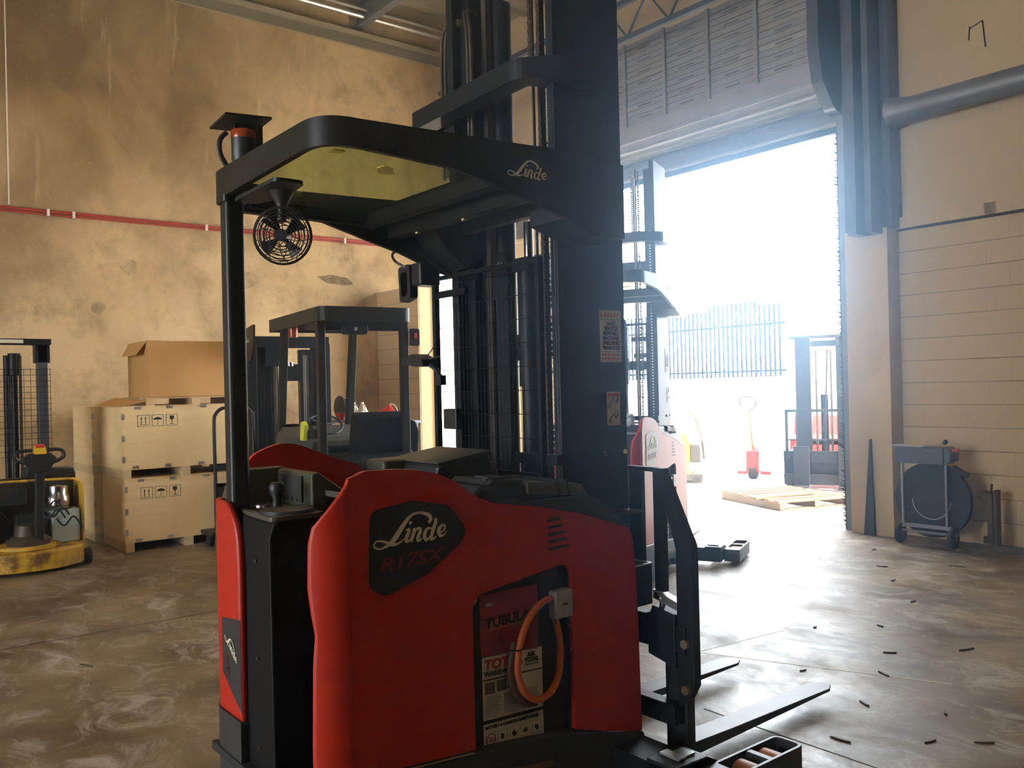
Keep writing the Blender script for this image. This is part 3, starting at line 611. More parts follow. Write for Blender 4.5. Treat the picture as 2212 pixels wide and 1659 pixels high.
for r in range(2):
    for c in range(5):
        y = 1.743 + c * 0.051; z = 0.272 - r * 0.08 - c * 0.0024
        obj('pictogram', B().ring('x', [(y, z), (y + 0.042, z), (y + 0.042, z + 0.06), (y, z + 0.06)], [(y + 0.001, z + 0.001), (y + 0.041, z + 0.001), (y + 0.041, z + 0.059), (y + 0.001, z + 0.059)], X3 - 0.001, X3), 'inkblue', p2_)
        if r == 0 and c == 0:
            obj('ban_sign', B().tube([(X3, y + 0.021 + 0.018 * math.cos(a), z + 0.036 + 0.018 * math.sin(a)) for a in [2 * PI * k / 20 for k in range(20)]], 0.0016, 5, closed=True).tube([(X3, y + 0.009, z + 0.049), (X3, y + 0.033, z + 0.023)], 0.0014, 5).tube([(X3, y + 0.012, z + 0.03), (X3, y + 0.03, z + 0.04)], 0.002, 5), 'inkred', p2_)
        else:
            rr = random.Random(r * 5 + c); pts = [(y + 0.021 + 0.013 * rr.uniform(0.4, 1) * math.cos(a), z + 0.036 + 0.013 * rr.uniform(0.4, 1) * math.sin(a)) for a in [2 * PI * k / 9 for k in range(9)]]
            obj('pictogram_shape', B().prism('x', pts, X3 - 0.001, X3), 'ink', p2_)
        for k in range(3):
            obj('caption_line', B().box(X3 - 0.001, X3, y + 0.004, y + 0.037 - 0.006 * (k % 2), z + 0.016 - k * 0.005, z + 0.0175 - k * 0.005), 'inkblue', p2_)
# charging cable loop and connector
cab = smooth_pts([(-2.355, 2.075, 0.735), (-2.345, 2.00, 0.742), (-2.335, 1.92, 0.70), (-2.325, 1.865, 0.62), (-2.325, 1.85, 0.54), (-2.325, 1.87, 0.47), (-2.325, 1.92, 0.418), (-2.33, 1.99, 0.415), (-2.34, 2.045, 0.46), (-2.345, 2.065, 0.54), (-2.35, 2.062, 0.62), (-2.358, 2.045, 0.70)], 5)
obj('charging_cable', B().tube(cab, 0.0125, 10), 'orange', RT, smooth=True)
obj('cable_sleeve', B().tube([p + Vector((-0.012, -0.022, -0.012)) for p in cab[14:34]], 0.012, 8), mat('dark cable', (0.10, 0.05, 0.025), 0.6, var=0.2), RT, smooth=True)
obj('cable_tie', B().tube([(-2.325 + 0.017 * math.cos(a), 1.848 + 0.019 * math.sin(a), 0.605) for a in [2 * PI * k / 12 for k in range(12)]], 0.003, 5, closed=True), 'ink', RT)
cn = obj('connector', B().box(-2.37, -2.33, 2.035, 2.125, 0.668, 0.768), 'greybox', RT, bevel=0.006)
obj('connector_mark', B().box(-2.33, -2.329, 2.07, 2.095, 0.715, 0.722), 'ink', cn)
obj('wire_loop', B().tube([(-2.332, 2.095, 0.64), (-2.332, 2.118, 0.63), (-2.332, 2.12, 0.56), (-2.332, 2.10, 0.545)], 0.0025, 5), 'orange', RT)
obj('bolt', B().cyl((XN - 0.045, 1.70, 0.79), (XN - 0.03, 1.70, 0.79), 0.014, n=12), 'greybox', RT)
obj('compartment_lining', B().box(-2.37, XN - 0.02, 2.117, 2.13, 0.15, 0.86).box(-2.37, XN - 0.02, 1.62, 1.66, 0.15, 0.86).box(-2.42, XN - 0.02, 1.62, 2.13, 0.875, 0.89), 'black', RT)
# ---- straddle legs with twin rollers
def leg(xa, xb, yend, name='straddle_leg'):
    o = rnd([(xa, 2.42), (xb, 2.42), (xb, yend), (xa, yend)], [0, 0, 0.035, 0.035], 5)
    i = rnd([(xa + 0.014, 2.52), (xb - 0.014, 2.52), (xb - 0.014, yend - 0.014), (xa + 0.014, yend - 0.014)], [0.006, 0.006, 0.025, 0.025], 5)
    o = rnd([(xa, 2.42), (xb, 2.42), (xb, yend), (xa, yend)], [0.006, 0.006, 0.035, 0.035], 5)
    l = obj(name, B().ring('z', o, i, 0.025, 0.125), 'forkpaint', RT, bevel=0.004)
    obj('leg_bar', B().box(xa + 0.014, xb - 0.014, 2.685, 2.71, 0.085, 0.122), 'forkpaint', l)
    obj('leg_shade_sheet', B().box(xa + 0.012, xb - 0.012, 2.50, yend - 0.012, 0.012, 0.026), 'rubber', l)  # dark sheet in place of the shade inside the leg frame
    for y in (2.625, 2.77):
        obj('roller', B().lathe([(0, -0.045), (0.046, -0.045), (0.052, -0.038), (0.052, 0.038), (0.046, 0.045), (0, 0.045)], ((xa + xb) / 2, y, 0.062), 24, Matrix.Rotation(PI / 2, 3, 'Y')), 'poly', l, smooth=True)
    return l
leg(-2.03, -1.90, 2.89); leg(-3.70, -3.57, 2.89)
for sx in (1, -1):
    xc = -2.80; f = lambda x: xc + sx * (x - xc)
    pts = [(2.30, 0.05), (2.30, 0.16), (2.48, 0.155), (2.55, 0.12), (2.62, 0.03)]
    obj('leg_root', B().prism('x', pts, f(-2.03), f(-2.16)), 'mast', RT, bevel=0.004)
    obj('leg_beam', B().box(min(f(-2.03), f(-2.36)), max(f(-2.03), f(-2.36)), 2.30, 2.46, 0.04, 0.15), 'mast', RT)
obj('leg_clip', B().box(-2.15, -2.06, 2.36, 2.40, 0.16, 0.168).box(-2.13, -2.07, 2.41, 2.46, 0.157, 0.164), 'galv', RT)
# ---- forks, carriage and load backrest
YC = 2.60
def fork(xa, xb, name='fork'):
    g = B(); yt = 3.66
    prof = [(YC + 0.03, 0.035), (yt, 0.062), (yt, 0.075), (2.9, 0.082), (YC + 0.075, 0.088), (YC + 0.075, 0.50), (YC + 0.03, 0.50)]
    n = len(prof)
    for p in (0,):
        vs = []
        for x, in ((xa,), (xb,)): vs += [(x, y - (0.035 if y > 3.5 else 0), z) for y, z in prof]
        mid = [(xa + 0.03, yt + 0.02, 0.064), (xb - 0.03, yt + 0.02, 0.064), (xa + 0.03, yt + 0.02, 0.073), (xb - 0.03, yt + 0.02, 0.073)]
        o = len(vs); vs += mid
        fs = [tuple(range(n)), tuple(range(n, 2 * n))] + [(i, i + 1, n + i + 1, n + i) for i in range(n) if i not in (1, n - 1)] + [(n - 1, 0, n, 2 * n - 1)]
        fs += [(1, o, o + 2, 2), (n + 1, n + 2, o + 3, o + 1), (1, n + 1, o + 1, o), (2, o + 2, o + 3, n + 2), (o, o + 1, o + 3, o + 2)]
        g.add(vs, fs)
    return obj(name, g, 'forkpaint', RT, bevel=0.003)
fork(-2.355, -2.245); fork(-2.865, -2.755)
obj('carriage', B().box(-2.93, -2.20, YC - 0.03, YC + 0.03, 0.46, 0.56).box(-2.93, -2.26, YC - 0.03, YC + 0.03, 0.17, 0.25).prism('y', [(-2.385, 0.56), (-2.365, 0.61), (-2.36, 0.625), (-2.245, 0.605), (-2.245, 0.40), (-2.385, 0.43)], YC - 0.035, YC + 0.035).box(-2.93, -2.86, YC - 0.03, YC + 0.03, 0.2, 0.56).box(-2.55, -2.40, YC - 0.03, YC + 0.03, 0.555, 0.585), 'mast', RT, bevel=0.004)
obj('fork_pin', B().lathe([(0, 0), (0.012, 0), (0.012, 0.035), (0.024, 0.037), (0.024, 0.045), (0, 0.047)], (-2.335, YC, 0.615), 16), 'chrome', RT, smooth=True)
obj('side_plate', B().prism('y', [(-2.245, 0.86), (-2.165, 0.86), (-2.165, 0.345), (-2.195, 0.29), (-2.24, 0.255), (-2.245, 0.25)], YC - 0.02, YC + 0.02), 'mast', RT, bevel=0.003)
for z in (0.50, 0.325): obj('bolt', B().cyl((-2.205, YC - 0.02, z), (-2.205, YC - 0.032, z), 0.019, n=6), 'brass', RT)
lbk = obj('load_backrest', B().box(-2.62, -2.37, YC - 0.015, YC + 0.015, 1.150, 1.167), 'mast', RT, bevel=0.002)
obj('backrest_bar', B().prism('y', [(-2.375, 1.15), (-2.375, 1.168), (-2.305, 1.165), (-2.165, 0.88), (-2.165, 0.85), (-2.245, 0.85), (-2.330, 1.15)], YC - 0.015, YC + 0.015), 'mast', lbk)
obj('backrest_bar', B().box(-2.36, -2.31, YC - 0.012, YC + 0.012, 0.68, 1.15), 'mast', lbk)
obj('backrest_bar', B().box(-2.49, -2.425, YC - 0.012, YC + 0.012, 0.68, 1.15), 'mast', lbk)
obj('backrest_bar', B().prism('y', [(-2.365, 0.685), (-2.365, 0.65), (-2.245, 0.62), (-2.245, 0.652)], YC - 0.02, YC + 0.02), 'galv', lbk)
obj('backrest_bar', B().box(-3.20, -2.49, YC - 0.012, YC + 0.012, 1.15, 1.167).box(-3.20, -3.15, YC - 0.012, YC + 0.012, 0.5, 1.15).box(-2.80, -2.76, YC - 0.012, YC + 0.012, 0.5, 1.15), 'mast', lbk)
obj('carriage_box', B().box(-2.50, -2.372, 2.46, 2.585, 0.625, 0.785), 'mast', RT, bevel=0.002)
obj('box_rim', B().ring('z', [(-2.502, 2.458), (-2.370, 2.458), (-2.370, 2.587), (-2.502, 2.587)], [(-2.496, 2.464), (-2.376, 2.464), (-2.376, 2.581), (-2.496, 2.581)], 0.783, 0.789), 'galv', RT)
obj('bracket_plate', B().box(-2.53, -2.40, 2.52, 2.58, 0.985, 0.995), 'grease', RT)
# ---- overhead guard
G0 = 2.225
outl = rnd([(-2.30, 1.15), (-2.30, 2.20), (-3.27, 2.20), (-3.27, 1.15)], [0.13, 0, 0, 0.20], 8)
def band(pts, z0, z1, th, name, mtl='guard'):
    """thin upright strip following a plan polyline; z0/z1 may vary"""
    b = B(); n = len(pts); P = [Vector(p) for p in pts]; outr = []; inn = []
    for i, p in enumerate(P):
        t = (P[min(n - 1, i + 1)] - P[max(0, i - 1)]).normalized(); nn = Vector((-t.y, t.x)); outr.append(p); inn.append(p + nn * th)
    vs = []
    for i in range(n):
        a, c = (z0[i], z1[i]) if isinstance(z0, list) else (z0, z1)
        vs += [(*outr[i], a), (*outr[i], c), (*inn[i], c), (*inn[i], a)]
    fs = [(0, 1, 2, 3), (4 * n - 4, 4 * n - 1, 4 * n - 2, 4 * n - 3)]
    for i in range(n - 1):
        for k in range(4): fs.append((4 * i + k, 4 * i + (k + 1) % 4, 4 * i + 4 + (k + 1) % 4, 4 * i + 4 + k))
    return obj(name, b.add(vs, fs), mtl, RT, smooth=True)
near = [(y, interp(y, [(1.28, G0), (1.6, 2.212), (1.70, 2.196), (1.85, 2.165), (2.0, 2.125), (2.12, 2.098), (2.25, 2.095)]), interp(y, [(1.28, 2.312), (2.25, 2.345)])) for y in (1.28, 1.4, 1.5, 1.6, 1.7, 1.8, 1.9, 2.0, 2.06, 2.12, 2.25)]
far = [(y, interp(y, [(1.35, 2.205), (1.63, 2.192), (1.845, 2.132), (1.994, 2.093), (2.065, 2.068), (2.2, 2.02), (2.3, 2.0)]), interp(y, [(1.35, 2.30), (2.3, 2.33)])) for y in (1.35, 1.5, 1.63, 1.75, 1.845, 1.92, 1.994, 2.065, 2.13, 2.2, 2.3)]
pl = []; za = []; zb = []
for y, a, c in near[::-1]: pl.append((-2.30, y)); za.append(a); zb.append(c)
crn = rnd([(-2.30, 1.4), (-2.30, 1.15), (-3.27, 1.15), (-3.27, 1.5)], [0, 0.13, 0.28, 0], 9)[1:-1]
for p in crn:
    if p[1] < 1.28 or p[0] < -2.4: pl.append(p); za.append(G0 - 0.02 * min(1, max(0, (-2.5 - p[0]) / 0.7))); zb.append(2.312)
for y, a, c in far:
    if y > 1.36: pl.append((-3.27, y)); za.append(a); zb.append(c)
gb = band(pl, za, zb, -0.022, 'overhead_guard')
gb['label'] = 'curved black overhead guard frame'
logo('word_mark', 0.178, (-2.2985, 1.838, 2.222), (0, 1, 0.02), (0, 0, 1), 'cream', RT)
gl = [(-2.325, 1.83), (-2.325, 1.22), (-2.40, 1.17), (-3.10, 1.17), (-3.22, 1.25), (-3.25, 1.83)]
gw = obj('roof_window', B().prism('z', gl, 2.232, 2.238), 'glass', RT)
obj('roof_frame', B().box(-3.25, -2.32, 1.80, 1.86, 2.185, 2.245).box(-3.25, -2.32, 1.86, 2.02, 2.225, 2.245).box(-3.25, -2.32, 1.93, 1.98, 2.15, 2.235), 'guard', RT)
for x in (-3.05, -2.72): obj('bolt', B().cyl((x, 1.955, 2.15), (x, 1.955, 2.143), 0.011, n=8), 'brass', RT)
obj('edge_bar', B().box(-3.25, -3.21, 1.28, 1.82, 2.19, 2.24).box(-3.21, -3.19, 1.30, 1.80, 2.205, 2.235), 'guard', RT)
obj('tape_patch', B().prism('z', [(-2.37, 1.225), (-2.375, 1.27), (-2.41, 1.272), (-2.415, 1.23)], 2.229, 2.2315), 'yellowlabel', gw)
obj('tape_patch', B().prism('z', [(-2.46, 1.455), (-2.475, 1.495), (-2.54, 1.545), (-2.56, 1.49), (-2.50, 1.45)], 2.229, 2.2315), 'yellowlabel', gw)
gp = [(-3.27, 2.02), (-2.30, 2.02), (-2.30, 2.35), (-2.45, 2.40), (-3.12, 2.40), (-3.27, 2.35)]
obj('guard_mount', B().prism('x', [(2.02, 2.235), (2.35, 2.235), (2.35, 2.10), (2.22, 2.02), (2.12, 2.10)], -3.25, -3.08).prism('x', [(2.10, 2.31), (2.40, 2.33), (2.40, 2.05), (2.25, 2.05), (2.10, 2.098)], -2.50, -2.30).box(-3.1, -2.5, 2.20, 2.24, 2.17, 2.235), 'guard', RT)
obj('rear_post', B().prism('z', rnd([(-3.135, 1.155), (-3.065, 1.155), (-3.065, 1.225), (-3.135, 1.225)], 0.02, 4), 1.02, 2.235), 'guard', RT, bevel=0.0)
obj('post_clamp', B().prism('z', rnd([(-3.145, 1.145), (-3.055, 1.145), (-3.055, 1.235), (-3.145, 1.235)], 0.02, 4), 2.19, 2.215).box(-3.05, -2.96, 1.19, 1.21, 2.195, 2.21), 'guard', RT)
# ---- cooling fan under the guard
fr = obj('fan_bracket', B().prism('z', rnd([(-3.04, 1.175), (-2.66, 1.165), (-2.66, 1.27), (-2.86, 1.30), (-3.04, 1.26)], [0.02, 0.03, 0.03, 0.05, 0.02], 4), 2.185, 2.197), 'black', RT)
obj('fan_stem', B().lathe([(0.045, 0.0), (0.028, -0.03), (0.016, -0.055), (0.014, -0.10), (0.02, -0.105), (0, -0.105)], (-2.80, 1.25, 2.187), 14), 'black', fr, smooth=True)
FC = Vector((-2.80, 1.25, 2.035)); FA = Vector((0.80, -0.55, -0.12)).normalized()
Q = FA.to_track_quat('Z', 'Y').to_matrix()
def fp(r, a, h): return FC + Q @ Vector((1.13 * r * math.cos(a), 1.13 * r * math.sin(a), h))
cg = B()
for r, h in ((0.086, 0.0), (0.084, 0.014), (0.078, 0.022), (0.070, 0.027), (0.061, 0.030), (0.052, 0.032), (0.043, 0.033), (0.034, 0.034), (0.084, -0.014), (0.074, -0.024), (0.060, -0.030), (0.046, -0.033), (0.032, -0.034)):
    cg.tube([fp(r, 2 * PI * k / 28, h) for k in range(28)], 0.0018 if r < 0.085 else 0.004, 5, closed=True)
for k in range(10):
    a = 2 * PI * k / 10
    for sg in (1, -1): cg.tube([fp(0.02, a, 0.034 * sg), fp(0.05, a + 0.25 * sg, 0.032 * sg), fp(0.072, a + 0.4 * sg, 0.026 * sg), fp(0.086, a + 0.5 * sg, 0.0)], 0.0018, 5)
obj('fan_cage', cg, 'black', fr)
hb = B(); hb.cyl(fp(0, 0, -0.05), fp(0, 0, 0.037), 0.021, n=18); obj('fan_hub', hb, 'black', fr, smooth=True)
bl = B()
for k in range(4):
    a = 2 * PI * k / 4 + 0.4
    bl.grid([[fp(0.018, a, -0.010), fp(0.018, a + 0.5, 0.010)], [fp(0.045, a - 0.1, -0.012), fp(0.045, a + 0.55, 0.012)], [fp(0.074, a - 0.1, -0.010), fp(0.074, a + 0.55, 0.012)]])
    obj('fan_blade', bl, 'black', fr, solid=0.002); bl = B()
# ---- strobe lamp bracket on top of the guard
sb = obj('strobe_bracket', B().add([(-3.14, 1.13, 2.462), (-2.98, 1.13, 2.475), (-2.98, 1.30, 2.487), (-3.14, 1.30, 2.474), (-3.14, 1.13, 2.470), (-2.98, 1.13, 2.483), (-2.98, 1.30, 2.495), (-3.14, 1.30, 2.482)], [(3, 2, 1, 0), (4, 5, 6, 7), (0, 1, 5, 4), (1, 2, 6, 5), (2, 3, 7, 6), (3, 0, 4, 7)]).box(-3.065, -3.055, 1.19, 1.28, 2.29, 2.475).box(-3.09, -3.03, 1.27, 1.285, 2.29, 2.475), 'guard', RT)
obj('strobe_lamp', B().lathe([(0, 0), (0.04, 0), (0.044, 0.01), (0.044, 0.11), (0.03, 0.12), (0, 0.12)], (-3.06, 1.225, 2.335), 20), 'black', sb, smooth=True)
obj('strobe_lens', B().lathe([(0.0445, 0.085), (0.0455, 0.09), (0.0455, 0.112), (0.0445, 0.115)], (-3.06, 1.225, 2.335), 20), 'lens', sb, smooth=True)
obj('strobe_handle', B().tube(smooth_pts([(-3.08, 1.17, 2.44), (-3.08, 1.145, 2.41), (-3.08, 1.145, 2.36), (-3.08, 1.175, 2.31)], 4), 0.010, 8), 'black', sb)
# ---- mast
Z1 = 3.35
XC = -2.80
mo = obj('mast_upright', B().box(-2.505, -2.49, 2.225, 2.585, 0.10, Z1).box(-2.56, -2.505, 2.545, 2.585, 0.10, Z1).box(-2.53, -2.505, 2.225, 2.25, 0.10, Z1), 'mast', RT, bevel=0.003)
obj('mast_upright', B().box(-3.20, -3.185, 2.225, 2.545, 0.10, Z1).box(-3.24, -3.20, 2.515, 2.545, 0.10, Z1).box(-3.185, -3.155, 2.225, 2.25, 0.10, Z1), 'mast', RT, bevel=0.003)
for x0, x1, y0, y1 in ((-2.60, -2.53, 2.30, 2.52), (-3.18, -3.10, 2.28, 2.47)):
    obj('inner_rail', B().box(x0, x1, y0, y0 + 0.03, 0.12, Z1 - 0.05).box(x0, x1, y1 - 0.03, y1, 0.12, Z1 - 0.05).box((x0 + x1) / 2 - 0.012, (x0 + x1) / 2 + 0.012, y0, y1, 0.12, Z1 - 0.05), 'mast', RT)
obj('inner_rail', B().box(-2.705, -2.690, 2.33, 2.36, 0.4, Z1 - 0.1), 'grease', RT)
obj('inner_rail', B().box(-3.05, -3.02, 2.31, 2.34, 0.4, Z1 - 0.1), 'grease', RT)
obj('lift_cylinder', B().cyl((-2.845, 2.38, 0.3), (-2.845, 2.38, 1.50), 0.043).cyl((-2.845, 2.38, 1.5), (-2.845, 2.38, 2.02), 0.052).cyl((-2.845, 2.38, 1.66), (-2.845, 2.38, 1.72), 0.062).box(-2.90, -2.79, 2.33, 2.43, 1.99, 2.045), 'mast', RT, smooth=True)
obj('cylinder_rod', B().cyl((-2.845, 2.38, 2.0), (-2.845, 2.38, 2.2), 0.02), 'chrome', RT, smooth=True)
obj('center_cylinder', B().cyl((-3.035, 2.40, 0.2), (-3.035, 2.40, Z1 - 0.15), 0.05), 'mast', RT, smooth=True)
obj('mast_cover', B().box(-3.085, -2.93, 2.33, 2.345, 0.9, 2.08).prism('y', rnd([(-3.085, 2.08), (-2.93, 2.08), (-2.915, 2.03), (-2.905, 1.95), (-2.93, 1.88), (-3.085, 1.88)], [0, 0.03, 0.03, 0.03, 0.02, 0], 4), 2.315, 2.345), 'mast', RT)
obj('sheave_pin', B().lathe([(0, 0.0), (0.022, 0.0), (0.022, 0.012), (0.013, 0.014), (0.012, 0.022), (0, 0.024)], (-2.955, 2.315, 2.03), 16, Matrix.Rotation(PI / 2, 3, 'X')), 'chrome', RT, smooth=True)
for bx in ((-3.18, -2.51, 2.50, 2.54, 2.46, 2.56), (-3.18, -2.51, 2.50, 2.54, 1.62, 1.70), (-2.76, -2.53, 2.37, 2.40, 1.86, 1.90), (-2.74, -2.53, 2.37, 2.40, 1.72, 1.76)): obj('mast_tie', B().box(*bx), 'mast', RT)
tie = rnd([(-3.36, 2.45), (-3.36, 2.12), (-2.55, 2.08), (-2.42, 2.20), (-2.42, 2.40)], [0, 0.05, 0.12, 0.08, 0], 5)
def bar(pts, th, z0, z1, name):
    P = [Vector(p) for p in pts]; n = len(P); L_ = []; R_ = []
    for i, p in enumerate(P):
        t = (P[min(n - 1, i + 1)] - P[max(0, i - 1)]).normalized(); nn = Vector((-t.y, t.x)); L_.append(p); R_.append(p + nn * th)
    return obj(name, B().prism('z', [tuple(p) for p in L_ + R_[::-1]], z0, z1), 'mast', RT, bevel=0.004)
bar(tie, 0.09, 2.665, 2.745, 'mast_crossmember')
# hoses looped over the hose sheave
for x in (-3.275, -3.245, -3.075, -3.05):
    obj('hydraulic_hose', B().tube(smooth_pts([(x, 2.25, 2.45), (x, 2.25, 2.6), (x, 2.25, 3.0), (x + (0.02 if x < -3.2 else -0.02), 2.255, 3.12), (x + (0.06 if x < -3.2 else -0.05), 2.28, 3.17), (x + (0.08 if x < -3.2 else -0.06), 2.33, 3.16)], 5), 0.009, 8), 'grease', RT, smooth=True)
obj('hose_sheave', B().box(-3.225, -3.10, 2.27, 2.30, 2.72, 3.16), 'mast', RT); obj('bolt', B().cyl((-3.157, 2.27, 3.13), (-3.157, 2.255, 3.13), 0.016, n=10), 'brass', RT)
# chains
def chain(x, y, z0, z1, pitch=0.0165):
    b = B(); n = int((z1 - z0) / pitch)
    for i in range(n):
        z = z0 + i * pitch; wd = 0.010 if i % 2 else 0.007
        b.box(x - wd, x + wd, y - 0.004, y + 0.004, z, z + pitch * 0.86)
    o = obj('lift_chain', b, 'grease', RT); o['kind'] = 'stuff'; return o
chain(-2.645, 2.29, 0.4, 2.6); chain(-2.645, 2.29, 2.76, 3.3); chain(-2.70, 2.29, 2.76, 3.3)
pn2 = B()
for i in range(78): pn2.box(-2.541, -2.531, 2.228, 2.236, 0.95 + i * 0.0235, 0.957 + i * 0.0235)
o = obj('perforated_strip', pn2, 'galv', RT); o['kind'] = 'stuff'
for x in (-2.66,): obj('guide_rod', B().cyl((x, 2.27, 1.1), (x, 2.27, 3.3), 0.006, n=8), 'mast', RT)
obj('mast_bracket', B().box(-2.76, -2.49, 2.20, 2.225, 1.195, 1.235), 'mast', RT); obj('bolt', B().cyl((-2.488, 2.45, 1.225), (-2.48, 2.45, 1.225), 0.01, n=8), 'grease', RT)
obj('spacer', B().cyl((-2.487, 2.566, 1.226), (-2.484, 2.566, 1.226), 0.010, n=12), 'yellowlabel', RT)
# labels on the mast
ML = -2.4885
lb1 = obj('dealer_label', B().prism('x', [(2.441, 1.590), (2.561, 1.590), (2.561, 1.798), (2.441, 1.798)], ML, ML + 0.001), 'paper', RT)
for i in range(6): obj('faded_print', B().box(ML, ML + 0.0015, 2.447 + i * 0.0182, 2.451 + i * 0.0182, 1.770, 1.788).box(ML, ML + 0.0015, 2.447 + i * 0.0182, 2.460 + i * 0.0182, 1.774 + 0.004 * (i % 3), 1.778 + 0.004 * (i % 3)), 'inkred', lb1)
for i, s_ in enumerate(('SALES', 'SERVICE', 'RENTALS', 'RACKING', 'SHELVING', 'TRAINING!')):
    text('dealer_lettering', s_, 0.0205, (ML + 0.002, 2.501, 1.738 - i * 0.0195), (0, 1, 0), (0, 0, 1), 'ink', lb1, align='CENTER', bold=0.0006)
for i in range(22): obj('dot', B().box(ML, ML + 0.0015, 2.445 + i * 0.0053, 2.4475 + i * 0.0053, 1.7595, 1.762).box(ML, ML + 0.0015, 2.445 + i * 0.0053, 2.4475 + i * 0.0053, 1.631, 1.6335), 'ink', lb1)
for i in range(24): obj('faded_print', B().box(ML, ML + 0.0015, 2.450 + (i % 12) * 0.0087, 2.4545 + (i % 12) * 0.0087, 1.601 + 0.016 * (i // 12), 1.611 + 0.016 * (i // 12) - 0.003 * (i % 2)), 'inkred', lb1)
lb2 = obj('warning_label', B().prism('x', [(2.471, 1.335), (2.545, 1.335), (2.545, 1.47), (2.471, 1.47)], ML, ML + 0.001), 'paper', RT)
for z in (1.352, 1.412):
    obj('warning_picture', B().tube([(ML + 0.001, 2.48, z), (ML + 0.001, 2.505, z + 0.03), (ML + 0.001, 2.52, z + 0.012), (ML + 0.001, 2.535, z + 0.035)], 0.002, 5).tube([(ML + 0.001, 2.522 + 0.012 * math.cos(a), z + 0.030 + 0.012 * math.sin(a)) for a in [2 * PI * k / 14 for k in range(14)]], 0.0015, 5, closed=True).tube([(ML + 0.001, 2.488 + 0.006 * math.cos(a), z + 0.006 * math.sin(a)) for a in [2 * PI * k / 10 for k in range(10)]], 0.0013, 5, closed=True), 'ink', lb2)
obj('warning_header', B().box(ML, ML + 0.0015, 2.476, 2.540, 1.453, 1.465), 'inkred', lb2)
# ---- operator mesh screen
YM = 2.195
ms = obj('mesh_frame', B().box(-3.30, -3.275, YM - 0.012, YM + 0.012, 1.08, 2.0).box(-2.575, -2.555, YM - 0.012, YM + 0.012, 1.08, 2.0).box(-3.30, -2.555, YM - 0.01, YM + 0.01, 1.985, 2.003).box(-3.30, -2.555, YM - 0.01, YM + 0.01, 1.14, 1.16).box(-3.30, -3.05, YM - 0.008, YM + 0.01, 1.905, 1.935), 'wire', RT)
wr = B()
for i in range(29):
    x = -3.275 + i * 0.0243; wr.tube([(x, YM, 1.10), (x, YM, 1.96), (x + 0.004, YM + 0.006, 1.99)], 0.0015, 4)
for i in range(9): wr.tube([(-3.28, YM - 0.003, 1.20 + i * 0.095), (-2.56, YM - 0.003, 1.20 + i * 0.095)], 0.0016, 4)
o = obj('wire_mesh', wr, 'wire', RT); o['kind'] = 'stuff'
obj('junction_box', B().box(-3.22, -3.12, YM - 0.02, YM + 0.02, 1.32, 1.41), 'black', RT, bevel=0.004)
# ---- work lamps
wl_ = obj('work_lamp', B().prism('z', rnd([(-3.29, 2.06), (-3.20, 2.06), (-3.20, 2.17), (-3.29, 2.17)], 0.02, 4), 1.955, 2.055), 'black', RT, bevel=0.008)
fo = rnd([(-3.36, 1.885), (-3.27, 1.905), (-3.275, 2.055), (-3.37, 2.045)], 0.018, 4); fi = rnd([(-3.345, 1.91), (-3.295, 1.92), (-3.295, 2.025), (-3.35, 2.02)], 0.014, 4)
obj('lamp_hoop', B().ring('y', fo, fi, 2.05, 2.09), 'black', wl_)
obj('lamp_cable', B().tube(smooth_pts([(-3.30, 2.05, 2.04), (-3.34, 2.02, 2.07), (-3.33, 2.0, 2.10), (-3.27, 2.0, 2.11)], 4), 0.006, 6), 'black', wl_)
obj('lamp_strut', B().tube([(-3.22, 2.06, 2.10), (-3.14, 2.18, 1.99)], 0.004, 6), 'black', wl_)
sl2 = obj('spot_lamp', B().prism('y', rnd([(-3.455, 1.645), (-3.36, 1.66), (-3.29, 1.635), (-3.27, 1.60), (-3.33, 1.60), (-3.45, 1.615)], [0.01, 0.02, 0.02, 0.005, 0.005, 0.01], 3), 2.11, 2.19), 'black', RT, bevel=0.004)
obj('lamp_arm', B().tube([(-3.28, 2.15, 1.61), (-3.255, 2.17, 1.585), (-3.25, 2.19, 1.54)], 0.012, 8).box(-3.275, -3.225, 2.17, 2.20, 1.515, 1.56), 'black', sl2)
obj('lamp_strut', B().tube([(-3.31, 2.15, 1.64), (-3.29, 2.19, 1.70), (-3.285, 2.19, 1.735)], 0.003, 5).tube([(-3.30, 2.15, 1.63), (-3.26, 2.19, 1.645)], 0.004, 5), 'black', sl2)
OFF[0] = None
for o in list(RT.children_recursive):
    pass
# ================================================================ SECOND REACH TRUCK NEAR THE DOOR
R3 = copy_tree(RT); R3.location = (-4.64, 4.27, 0); R3.rotation_euler = (0, 0, math.radians(26))
for o in R3.children:
    if o.name.split('.')[0] in ('fork', 'carriage', 'side_plate', 'load_backrest', 'fork_pin') or (o.name.startswith('bolt') and len(o.data.vertices) and max(v.co.y for v in o.data.vertices) < 1.55 and min(v.co.y for v in o.data.vertices) > 1.45 and max(v.co.x for v in o.data.vertices) > 0.55):
        o.location.x = -0.26
R3['label'] = 'red reach truck parked behind the foreground truck, beside the bright door'
